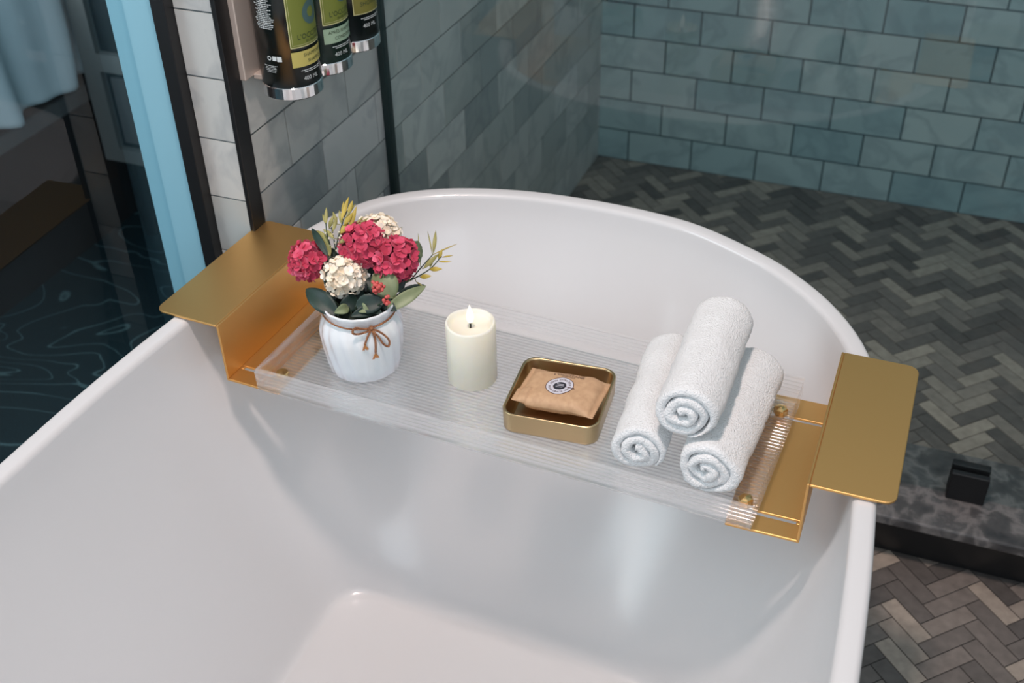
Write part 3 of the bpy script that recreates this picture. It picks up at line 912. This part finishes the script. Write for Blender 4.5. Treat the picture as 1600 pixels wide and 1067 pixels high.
# front direction of the bow, seen from the camera
fa = math.atan2(-2.4684-VO.y, 0.7556-VO.x)+0.18
def fr(t, out_, z):     # tangential offset t (to image right), outward, height
    return (math.cos(fa)*out_-math.sin(fa)*t, math.sin(fa)*out_+math.cos(fa)*t, z)
R0 = 0.0425
obj('knot', lathe([(0.0001, -0.003), (0.002, -0.0022), (0.0026, 0), (0.002, 0.0022), (0.0001, 0.003)], 12, False, False), M_cord, cord, sm=True, loc=fr(0.0025, R0+0.0005, 0.0765))
lp1 = catmull([fr(0.002, R0, .0745), fr(-0.006, R0+.002, .0785), fr(-0.0155, R0+.003, .0825), fr(-0.0185, R0+.0025, .0765), fr(-0.011, R0+.0025, .0735), fr(0.002, R0+.001, .0742)], 14)
lp2 = catmull([fr(0.003, R0, .0745), fr(0.011, R0+.003, .0705), fr(0.0190, R0+.005, .0600), fr(0.0180, R0+.0055, .0515), fr(0.0125, R0+.005, .0560), fr(0.0085, R0+.004, .0650), fr(0.003, R0+.001, .0738)], 14)
obj('loop', rope(lp1), M_cord, cord); obj('loop', rope(lp2), M_cord, cord)
t1 = catmull([fr(0.002, R0+.001, .0742), fr(-0.003, R0+.003, .0680), fr(-0.0072, R0+.0045, .0600)], 14)
t2 = catmull([fr(0.003, R0+.001, .0742), fr(0.0045, R0+.0045, .0620), fr(0.0032, R0+.0052, .0465)], 20)
def fray(p, n=26, L=0.0075, seed=0):
    rr = random.Random(seed); g = ([], [])
    for i in range(n):
        a = rr.uniform(-1, 1)
        q = [p, (p[0]-math.sin(fa)*a*0.0022, p[1]+math.cos(fa)*a*0.0022, p[2]-L*0.5), (p[0]-math.sin(fa)*a*0.0046+rr.uniform(-.001,.001), p[1]+math.cos(fa)*a*0.0046, p[2]-L*rr.uniform(.8,1.05))]
        g = merge(g, tube(q, 0.00038, 4))
    return g
for k, tt in enumerate((t1, t2)):
    tl = obj('tail', rope(tt), M_cord, cord)
    obj('frayed_end', fray(tuple(tt[-1]), seed=k), M_fray, tl, label='orange frayed cord tip')

# blossoms
def bloom(R, n, seed, petal_len, cup=0.75, ruffle=0.45):
    rr = random.Random(seed); V, F, A = [], [], []
    ga = PI*(3-math.sqrt(5))
    for i in range(n):
        z = 1-1.72*(i+0.5)/n; r = math.sqrt(max(0, 1-z*z)); th = ga*i
        nrm = Vector((r*math.cos(th), r*math.sin(th), z)); nrm = (nrm+Vector((rr.uniform(-.14,.14), rr.uniform(-.14,.14), rr.uniform(-.14,.14)))).normalized()
        a = nrm.cross(Vector((0, 0, 1)) if abs(nrm.z) < .9 else Vector((1, 0, 0))).normalized(); b = nrm.cross(a)
        c = nrm*R*rr.uniform(0.74, 0.98); spin = rr.uniform(0, 6.28); shade = rr.random()
        np_ = 5
        for p in range(np_):
            ph = spin+2*PI*p/np_+rr.uniform(-.12,.12); d = a*math.cos(ph)+b*math.sin(ph); t = nrm.cross(d)
            L = petal_len*rr.uniform(.85,1.15); wdt = L*0.56
            cu = cup+rr.uniform(-ruffle, ruffle)
            rows = []
            for u_, wq in ((0.02, .18), (0.30, .75), (0.62, 1.0), (0.88, .80), (1.0, .38)):
                row = []
                for q in (-1, 0, 1):
                    h = cu*L*(u_**1.5)*0.9 - (abs(q)*-0.10*L*u_) - 0.25*L*u_*u_*(1 if q == 0 else .8)+rr.uniform(-.03,.03)*L
                    row.append(c + d*L*u_ + t*wdt*wq*q + nrm*h)
                rows.append(row)
            k = len(V)
            for row in rows: V += [tuple(v) for v in row]
            sv = min(1, max(0, shade*0.55+rr.random()*0.45))
            for x in range(4):
                for y in range(2):
                    F.append((k+x*3+y, k+(x+1)*3+y, k+(x+1)*3+y+1, k+x*3+y+1)); A.append(min(1, sv*(0.55+0.15*x)))  # petal tone darkens towards the root, occlusion painted into the colour
    return V, F, A
def flower(name, pos, R, n, seed, mat, core, plen, label, group, squash=(1,1,1), face=(0,0,1)):
    pos = Vector(pos)
    root = empty(name, pos, 0, label, 'flower', group)
    V, F, A = bloom(R, n, seed, plen)
    q = Vector((0,0,1)).rotation_difference(Vector(face).normalized())
    o = obj('bloom', ([tuple(q @ Vector((v[0]*squash[0], v[1]*squash[1], v[2]*squash[2]))) for v in V], F), mat, root, sm=False)
    at = o.data.attributes.new('rnd', 'FLOAT', 'FACE'); at.data.foreach_set('value', A)
    sub = o.modifiers.new('sub', 'SUBSURF'); sub.levels = 1; sub.render_levels = 1
    smooth(o.data)
    s = lathe([(0.0001, -R*.8), (R*.6, -R*.5), (R*.78, 0), (R*.6, R*.5), (0.0001, R*.78)], 16, False, False)
    obj('core', ([tuple(q @ Vector(v)) for v in s[0]], s[1]), core, root, sm=True)
    base = Vector((VO.x+(pos.x-VO.x)*0.25, VO.y+(pos.y-VO.y)*0.25, VO.z+0.073))-pos
    obj('stem', tube(catmull([base, base*0.5+Vector((0,0,-.004)), Vector(face).normalized()*-R*0.6], 6), 0.0012, 6), M_stem, root)
    return root
G1 = 'crimson flowers in the vase'; G2 = 'cream flowers in the vase'
FL = {'A': CW(0.0640, 0.0965, .1150), 'B': CW(0.1110, 0.0940, .1080), 'C': CW(0.1190, 0.1260, .1320), 'D': CW(0.1580, 0.1280, .1220), 'E': CW(0.1170, 0.1640, .1280)}
flower('crimson_flower', FL['A'], 0.0205, 62, 11, M_pink, M_center, 0.0074, 'crimson silk flower at the far left of the bouquet, over the gold bracket', G1, (1, 1, .95), (-.55, -.35, .6))
flower('cream_flower', FL['B'], 0.0225, 96, 12, M_cream, M_corec, 0.0056, 'round cream silk flower at the front of the bouquet', G2, (1, 1, 1), (.1, -.7, .7))
flower('crimson_flower', FL['C'], 0.0235, 66, 13, M_pink, M_center, 0.0074, 'crimson silk flower at the top middle, between the two cream flowers', G1, (1.05, 1.05, 1), (0, -.3, 1))
flower('crimson_flower', FL['D'], 0.0225, 64, 14, M_pink, M_center, 0.0074, 'crimson silk flower at the right of the bouquet, above the pale leaves', G1, (1.05, 1.05, .95), (.4, -.4, .7))
flower('cream_flower', FL['E'], 0.0215, 90, 15, M_cream, M_corec, 0.0056, 'cream silk flower half hidden at the back of the bouquet', G2, (1.1, 1, .9), (.2, .3, 1))

def leaf_geo(root, tip, width, up=(0,0,1), bend=0.15, fold=0.25, serr=False, n=14, m=6, shape='oval'):
    root, tip = Vector(root), Vector(tip); d = tip-root; L = d.length; d = d.normalized()
    up = Vector(up); up = (up-d*up.dot(d)).normalized(); s = d.cross(up)
    V, F = [], []
    for i in range(n+1):
        t = i/n
        w = width*0.5*(math.sin(PI*t**0.8)**0.75 if shape == 'oval' else math.sin(PI*t)**0.9*(1-.35*t))
        if serr and i % 2: w *= 1.07
        c = root+d*L*t+up*bend*L*math.sin(PI*t)
        for j in range(m+1):
            q = -1+2*j/m
            V.append(tuple(c+s*w*q+up*fold*w*abs(q)))
    for i in range(n):
        for j in range(m):
            a = i*(m+1)+j; F.append((a, a+1, a+m+2, a+m+1))
    return V, F
def leaf(parent, base, root, tip, width, mat, **kw):
    b = Vector(base)
    o = obj('leaf', leaf_geo(Vector(root)-b, Vector(tip)-b, width, **kw), mat, parent, sm=True)
    s = o.modifiers.new('t', 'SOLIDIFY'); s.thickness = 0.0005
    return o
def sprig(name, label, cat, base):
    return empty(name, base, 0, label, cat)

LEAVES = [
    ((0.1975,-1.5851,0.5975), (0.1497,-1.5668,0.6095), 0.0220, M_leafd, dict(bend=.12)),
    ((0.2124,-1.5708,0.6035), (0.2410,-1.5548,0.6065), 0.0210, M_leafd, dict(bend=.05,serr=True)),
    ((0.2451,-1.5433,0.6035), (0.2150,-1.5262,0.6215), 0.0300, M_leafl, dict(bend=.22,fold=.1)),
    ((0.2427,-1.5585,0.5975), (0.2717,-1.5165,0.6095), 0.0145, M_leafl, dict(bend=.06,fold=.2)),
    ((0.2429,-1.5297,0.5995), (0.2642,-1.5047,0.6015), 0.0095, M_leafd, dict(bend=.1,serr=True)),
    ((0.1645,-1.5376,0.6375), (0.1294,-1.5073,0.6495), 0.0085, M_leafd, dict(bend=.1)),
    ((0.1654,-1.5339,0.6355), (0.1350,-1.5077,0.6475), 0.0140, M_olive, dict(bend=.15)),
    ((0.2477,-1.5167,0.6195), (0.2381,-1.4626,0.6295), 0.0200, M_leafm, dict(bend=.1,serr=True)),
    ((0.1822,-1.5648,0.5995), (0.1529,-1.5246,0.6275), 0.0140, M_leafd, dict(bend=.1)),
    ((0.1809,-1.5407,0.6095), (0.1554,-1.5141,0.6345), 0.0130, M_leafd, dict(bend=.1)),
    ((0.2058,-1.5532,0.5975), (0.1922,-1.5718,0.5995), 0.0200, M_leafd, dict(bend=.1)),
    ((0.2032,-1.5705,0.5995), (0.1934,-1.5858,0.5995), 0.0110, M_leafl, dict(bend=.25,fold=.5)),
    ((0.2144,-1.5665,0.5995), (0.2286,-1.5703,0.5985), 0.0110, M_leafl, dict(bend=.25,fold=.5)),
    ((0.2298,-1.5547,0.5955), (0.2117,-1.5826,0.5975), 0.0140, M_leafd, dict(bend=.1)),
    ((0.2290,-1.5449,0.5975), (0.2543,-1.5569,0.5975), 0.0140, M_leafd, dict(bend=.1)),
    ((0.2255,-1.5287,0.6035), (0.2072,-1.5339,0.6145), 0.0220, M_leafd, dict(bend=.1)),
    ((0.2456,-1.5251,0.6015), (0.2291,-1.5178,0.6145), 0.0200, M_leafd, dict(bend=.1)),
    ((0.2076,-1.5494,0.5955), (0.2424,-1.5674,0.5965), 0.0140, M_leafd, dict(bend=.08)),
    ((0.2309,-1.5411,0.5955), (0.2524,-1.5397,0.5995), 0.0160, M_leafm, dict(bend=.08)),
    ((0.1929,-1.5167,0.6145), (0.2101,-1.4939,0.6215), 0.0260, M_leafd, dict(bend=.08)),
    ((0.1881,-1.5492,0.5995), (0.2039,-1.5332,0.6015), 0.0260, M_leafd, dict(bend=.08)),
    ((0.1812,-1.5007,0.6195), (0.1656,-1.4973,0.6395), 0.0220, M_leafd, dict(bend=.08)),
    ((0.2310,-1.5228,0.6095), (0.2497,-1.5035,0.6145), 0.0180, M_leafm, dict(bend=.1)),
]
SPRIG_A = [
    ((0.1557,-1.5193,0.6645), (0.1510,-1.5056,0.6795), 0.0045, M_olive),
    ((0.1577,-1.5169,0.6595), (0.1605,-1.5086,0.6725), 0.0055, M_olive),
    ((0.1650,-1.5216,0.6595), (0.1630,-1.5051,0.6695), 0.0050, M_olive),
    ((0.1716,-1.5125,0.6695), (0.1711,-1.4893,0.6875), 0.0055, M_yell),
    ((0.1708,-1.5060,0.6715), (0.1686,-1.4971,0.6855), 0.0045, M_yell),
    ((0.1769,-1.5050,0.6745), (0.1772,-1.4925,0.6855), 0.0050, M_yell),
    ((0.1730,-1.5132,0.6645), (0.1658,-1.5041,0.6775), 0.0050, M_olive),
    ((0.1743,-1.5127,0.6645), (0.1805,-1.4996,0.6755), 0.0065, M_yell),
    ((0.1797,-1.5105,0.6595), (0.1816,-1.4932,0.6795), 0.0060, M_yell),
    ((0.1812,-1.5093,0.6575), (0.1952,-1.4930,0.6675), 0.0045, M_olive),
    ((0.1731,-1.5195,0.6575), (0.1770,-1.5058,0.6645), 0.0080, M_yell),
    ((0.1683,-1.5260,0.6545), (0.1524,-1.5202,0.6595), 0.0060, M_olive),
    ((0.1743,-1.5265,0.6495), (0.1861,-1.5145,0.6565), 0.0070, M_olive),
    ((0.1824,-1.5066,0.6595), (0.1885,-1.4923,0.6675), 0.0035, M_olive),
    ((0.1663,-1.5126,0.6645), (0.1557,-1.5013,0.6725), 0.0040, M_olive),
    ((0.1757,-1.5091,0.6725), (0.1801,-1.4914,0.6815), 0.0030, M_olive),
    ((0.1553,-1.5183,0.6655), (0.1478,-1.5101,0.6725), 0.0032, M_olive),
]
SPRIG_B = [
    ((0.2550,-1.4600,0.6145), (0.2494,-1.4381,0.6315), 0.0050, M_olive),
    ((0.2554,-1.4628,0.6145), (0.2395,-1.4395,0.6295), 0.0014, M_olive),
    ((0.2502,-1.4850,0.6095), (0.2309,-1.4472,0.6295), 0.0013, M_olive),
    ((0.2554,-1.4628,0.6145), (0.2791,-1.4466,0.6245), 0.0014, M_yell),
    ((0.2540,-1.4865,0.6095), (0.2662,-1.4681,0.6215), 0.0062, M_olive),
    ((0.2656,-1.4693,0.6145), (0.2678,-1.4625,0.6245), 0.0050, M_yell),
    ((0.2680,-1.4658,0.6155), (0.2814,-1.4636,0.6195), 0.0018, M_yell),
    ((0.2664,-1.4731,0.6135), (0.2827,-1.4707,0.6155), 0.0020, M_yell),
    ((0.2614,-1.4853,0.6095), (0.2758,-1.4821,0.6115), 0.0060, M_yell),
    ((0.2550,-1.4979,0.6055), (0.2675,-1.4939,0.6075), 0.0062, M_yell),
    ((0.2534,-1.5049,0.6035), (0.2671,-1.5125,0.6035), 0.0020, M_olive),
    ((0.2611,-1.4828,0.6105), (0.2599,-1.4721,0.6175), 0.0040, M_olive),
    ((0.2474,-1.5087,0.6045), (0.2389,-1.5032,0.6095), 0.0080, M_olive),
]
STEMS_A = [[(0.1637,-1.5304,0.5995),(0.1627,-1.5245,0.6295),(0.1610,-1.5274,0.6595),(0.1538,-1.5151,0.6675)], [(0.1637,-1.5304,0.5995),(0.1685,-1.5254,0.6395),(0.1723,-1.5134,0.6645),(0.1744,-1.5010,0.6775)], [(0.1658,-1.5297,0.5995),(0.1706,-1.5231,0.6345),(0.1797,-1.5105,0.6595),(0.1810,-1.5017,0.6695)], [(0.1658,-1.5297,0.5995),(0.1678,-1.5257,0.6395),(0.1590,-1.5134,0.6595)]]
STEMS_B = [[(0.2288,-1.5129,0.5945),(0.2427,-1.4994,0.5995),(0.2508,-1.4863,0.6095),(0.2562,-1.4642,0.6155)], [(0.2288,-1.5129,0.5945),(0.2464,-1.4986,0.6015),(0.2615,-1.4839,0.6095),(0.2683,-1.4662,0.6175)]]
BERRY = [(0.2320,-1.5570,0.6220), (0.2470,-1.5630,0.6160)]
UPC = (.42, -.68, .60)
def foliage(label, idx, base):
    r = empty('leaf_spray', base, 0, label, 'foliage', None)
    for i in idx:
        a, b_, w, m, kw = LEAVES[i]
        leaf(r, base, a, b_, w, m, up=UPC, **kw)
    for i in idx[:3]:
        a = Vector(LEAVES[i][0])-Vector(base)
        obj('stem', tube(catmull([(0, 0, 0), a*0.6+Vector((0,0,-.004)), a], 5), 0.0011, 6), M_stem, r)
    return r
FB = VO+Vector((0, 0, 0.073))
foliage('dark pointed leaves on the left of the vase mouth, one reaching over the brass shelf', [0, 5, 8, 9], FB+Vector((-.012, 0, 0)))
foliage('dark round leaves with pale tips spreading over the front of the vase rim', [1, 10, 11, 12, 13, 14, 17, 20], FB+Vector((.004, -.014, 0)))
foliage('broad sage green leaves at the right of the vase mouth, one long leaf pointing right', [2, 3, 4, 7, 16, 18, 22], FB+Vector((.014, .004, 0)))
foliage('shaded dark leaves in the middle of the bouquet under the crimson flowers', [6, 15, 19, 21], FB+Vector((0, .012, 0)))
def thin_sprig(label, data, stems, base):
    r = empty('flowering_sprig', base, 0, label, 'sprig')
    bv = Vector(base)
    for i, s in enumerate(stems):
        obj('stem', tube(catmull([Vector(p)-bv for p in s], 8), [0.0010-0.0004*k/(8*(len(s)-1)) for k in range(8*(len(s)-1)+1)], 6), M_stem, r)
    for (a, b_, w, m) in data:
        leaf(r, base, a, b_, max(w, .0016), m, up=UPC, bend=0.08, fold=0.35, n=8, m=2, shape='lance')
        # little stalk back to the nearest stem point
        av = Vector(a); best = min((Vector(p) for s in stems for p in catmull(s, 8)), key=lambda p: (p-av).length)
        if (best-av).length > 0.001:
            obj('stalk', tube([best-bv, (best+av)/2-bv+Vector((0,0,.0005)), av-bv], 0.0004, 5), M_olive, r)
    return r
sa = thin_sprig('yellow and olive sprig standing upright at the back left of the bouquet', SPRIG_A, STEMS_A, FB)
rr = random.Random(5)
bud = ([], [])
for i in range(30):
    s = STEMS_A[i % 4]; p = Vector(s[1]).lerp(Vector(s[2]), rr.uniform(0, .9))-FB+Vector((rr.uniform(-.005,.005), rr.uniform(-.005,.005), rr.uniform(-.004,.006)))
    g = lathe([(0.0001, -.0012), (0.0010, -.0005), (0.0010, .0006), (0.0001, .0013)], 8, False, False)
    bud = merge(bud, ([(v[0]+p.x, v[1]+p.y, v[2]+p.z) for v in g[0]], g[1]))
obj('pale_buds', bud, simple('pale_bud', (.78,.74,.55), .5), sa, sm=True, label='tiny cream buds')
thin_sprig('yellow-tipped spiky sprig reaching out to the right of the bouquet over the tub', SPRIG_B, STEMS_B, FB+Vector((.016, .006, 0)))
bs = empty('berry_sprig', FB+Vector((.010, -.006, 0)), 0, 'coral pink berry cluster tucked under the pale leaf at the front right', 'berries')
for c, n, sp_ in ((BERRY[0], 24, (.0075, .0045, .006)), (BERRY[1], 9, (.0035, .0035, .006))):
    for i in range(n):
        p = Vector(c)+Vector((rr.uniform(-1,1)*sp_[0], rr.uniform(-1,1)*sp_[1], rr.uniform(-1,1)*sp_[2]))-bs.location
        obj('berry', lathe([(0.0001, -.0021), (0.0015, -.0015), (0.0021, 0), (0.0015, .0015), (0.0001, .0021)], 10, False, False), M_berry, bs, sm=True, loc=p)
    obj('stem', tube([(0, 0, 0), (Vector(c)-bs.location)*0.7, Vector(c)-bs.location], 0.0009, 6), M_stem, bs)

# ---------------------------------------------------------------- wall dispensers
BR = 0.0345
def wrap(geo, R, phi0, z0):
    """flat (x right, y up) -> wrapped on a cylinder around z; phi measured from +x toward -y, x grows toward +y"""
    V = []
    for x, y, z in geo[0]:
        a = phi0 - x/R
        V.append(((R+z)*math.cos(-a), (R+z)*math.sin(-a), z0+y))
    return V, geo[1]
def patch(w, h, n=24):
    vs, fs = [], []
    for i in range(n+1):
        x = -w/2+w*i/n; vs += [(x, -h/2, 0), (x, h/2, 0)]
    for i in range(n): fs.append((2*i, 2*i+2, 2*i+3, 2*i+1))
    return vs, fs
def subdiv_text(g): return g
def bars(rows, seed, size=0.0010, pitch=0.0019):
    rr = random.Random(seed); G = ([], [])
    for k, wd in enumerate(rows):
        x = -wd/2
        while x < wd/2:
            L = min(rr.uniform(.0018, .0045), wd/2-x)
            y = -k*pitch
            G = merge(G, ([(x, y-size/2, 0), (x+L, y-size/2, 0), (x+L, y+size/2, 0), (x, y+size/2, 0)], [(0,1,2,3)]))
            x += L+0.0006
    return G
def dispenser(y, z0, label, body, lab1, lab2, t2, kind):
    r = empty('soap_dispenser', (0.0475, y, z0+0.0065), 0, label, 'dispenser', 'dispensers in a row on the marble wall')
    obj('wall_plate', bbox(-0.0445, -0.0365, -0.040, 0.026, 0.022, 0.28, 0.0012), M_rose, r)
    obj('holder', bbox(-0.0375, -0.018, -0.022, 0.022, 0.018, 0.024, 0.0008), M_rose, r)
    obj('bottle_body', lathe([(BR, 0.0168), (BR, 0.165), (0.0335, 0.170), (0.030, 0.176), (0.022, 0.181), (0.015, 0.184), (0.014, 0.192)], 64), body, r, sm=True)
    obj('base_ring', lathe([(0.0305, 0.0023), (BR-.0004, 0.0020), (BR+0.0006, 0.0032), (BR+0.0006, 0.0158), (BR-.0004, 0.0168)], 64, True, False), M_chrome, r, sm=False)
    obj('pump', lathe([(0.0155, 0.190), (0.0155, 0.206), (0.006, 0.208), (0.006, 0.225), (0.0001, 0.226)], 32, True, False), body, r, sm=True)
    ph = 0.0
    e = 0.00025
    half = math.radians(54)*BR*2
    if kind < 2:
        m0, m1 = 0.0630, 0.160
        obj('main_label', wrap(patch(half, m1-m0), BR+e, 0, (m0+m1)/2), lab1, r)
        def outline(w, h, t):
            g = ([], [])
            for (cx, cy, ww, hh) in ((0, -h/2, w, t), (-w/2, 0, t, h), (w/2, 0, t, h), (0, h/2, w, t)):
                p = patch(ww, hh, 24 if ww > t*2 else 1); g = merge(g, ([(v[0]+cx, v[1]+cy, 0) for v in p[0]], p[1]))
            return g
        obj('label_border', wrap(outline(half-0.001, m1-m0-0.001, 0.0011), BR+2*e, 0, (m0+m1)/2), M_lab_edge, r, label='cream border line')
        obj('label_inner_line', wrap(outline(half-0.0058, m1-m0-0.0058, 0.0004), BR+2*e, 0, (m0+m1)/2), M_lab_edge, r)
        obj('brand_lettering', wrap(text_geo("L'OCCITANE", 0.0082), BR+2*e, 0, m0+0.0115), M_lab_t, r)
        obj('region_lettering', wrap(text_geo("EN PROVENCE", 0.0038), BR+2*e, 0, m0+0.0055), M_lab_t, r)
        obj('round_emblem', wrap(disc(0.006, 0.0135, 32), BR+2*e, 0, m0+0.036), simple('emblem_blue', (.06,.12,.12), .5), r)
        obj('lower_label', wrap(patch(half, 0.0180), BR+e, 0, 0.0495), lab2, r)
        for i, s in enumerate(t2):
            obj('product_lettering', wrap(text_geo(s, 0.0056), BR+2*e, 0, 0.0533-0.0075*i), M_lab_t, r)
        zz = 0.0360
    else:
        obj('main_label', wrap(patch(half, 0.10), BR+e, 0, 0.137), lab1, r)
        obj('lower_label', wrap(patch(half, 0.0330), BR+e, 0, 0.0660), lab2, r)
        g = ([], [])
        for (cx, cy, ww, hh) in ((0, -.0162, half, .0009), (-half/2+.0005, 0, .0009, .0325), (half/2-.0005, 0, .0009, .0325), (0, .0162, half, .0009)):
            p = patch(ww, hh, 24 if ww > .002 else 1); g = merge(g, ([(v[0]+cx, v[1]+cy, 0) for v in p[0]], p[1]))
        obj('label_border', wrap(g, BR+2*e, 0, 0.0660), M_lab_edge, r)
        for i, s in enumerate(t2):
            obj('product_lettering', wrap(text_geo(s, 0.0075), BR+2*e, 0, 0.0715-0.0100*i), M_lab_t, r)
        zz = 0.0440
    obj('small_print', wrap(bars((0.032, 0.024), 3, .0009, .0021), BR+e, math.radians(12), zz), M_wprint, r)
    obj('volume_lettering', wrap(text_geo("400 ML", 0.0068), BR+e, math.radians(18), zz-0.0098), M_wprint, r)
    obj('leaf_mark', wrap(([(0, -.0028, 0), (.0016, 0, 0), (0, .0032, 0), (-.0016, 0, 0)], [(0,1,2,3)]), BR+e, math.radians(-38), zz), M_wprint, r)
    # side panel of fine print and marks
    a = math.radians(97)
    rows = [rr.uniform(.012, .026) for _ in range(18)]
    obj('side_print', wrap(bars(rows, 11+kind, .0011, .0021), BR+e, a, 0.122), M_wprint, r)
    obj('recycling_marks', wrap(merge(disc(.0016, .0027, 12, 1), ([(v[0]+.0065, v[1], 0) for v in patch(.005, .0052, 2)[0]], patch(.005, .0052, 2)[1]), ([(v[0]+.0125, v[1]-.0004, 0) for v in patch(.0055, .0060, 2)[0]], patch(.0055, .0060, 2)[1])), BR+e, a, 0.052), M_wprint, r)
    obj('address_print', wrap(bars((.018, .014, .016, .015, .012), 23, .0006, .0018), BR+e, a, 0.043), M_wprint, r)
    return r
dispenser(-1.377, 0.7410, 'black bottle with green and yellow labels, nearest of the three on the wall', M_bottle, M_lab_g, M_lab_y, ("SHAMPOOING", "SHAMPOO"), 0)
dispenser(-1.303, 0.7410, 'dark green bottle with mint lower label, middle of the three on the wall', M_bottleg, M_lab_g, M_lab_m, ("APRÈS-SHAMPOOING", "CONDITIONER"), 1)
dispenser(-1.228, 0.7410, 'black bottle with olive framed label, farthest of the three next to the glass', M_bottle, M_lab_m, M_lab_o, ("GEL DOUCHE", "SHOWER GEL"), 2)
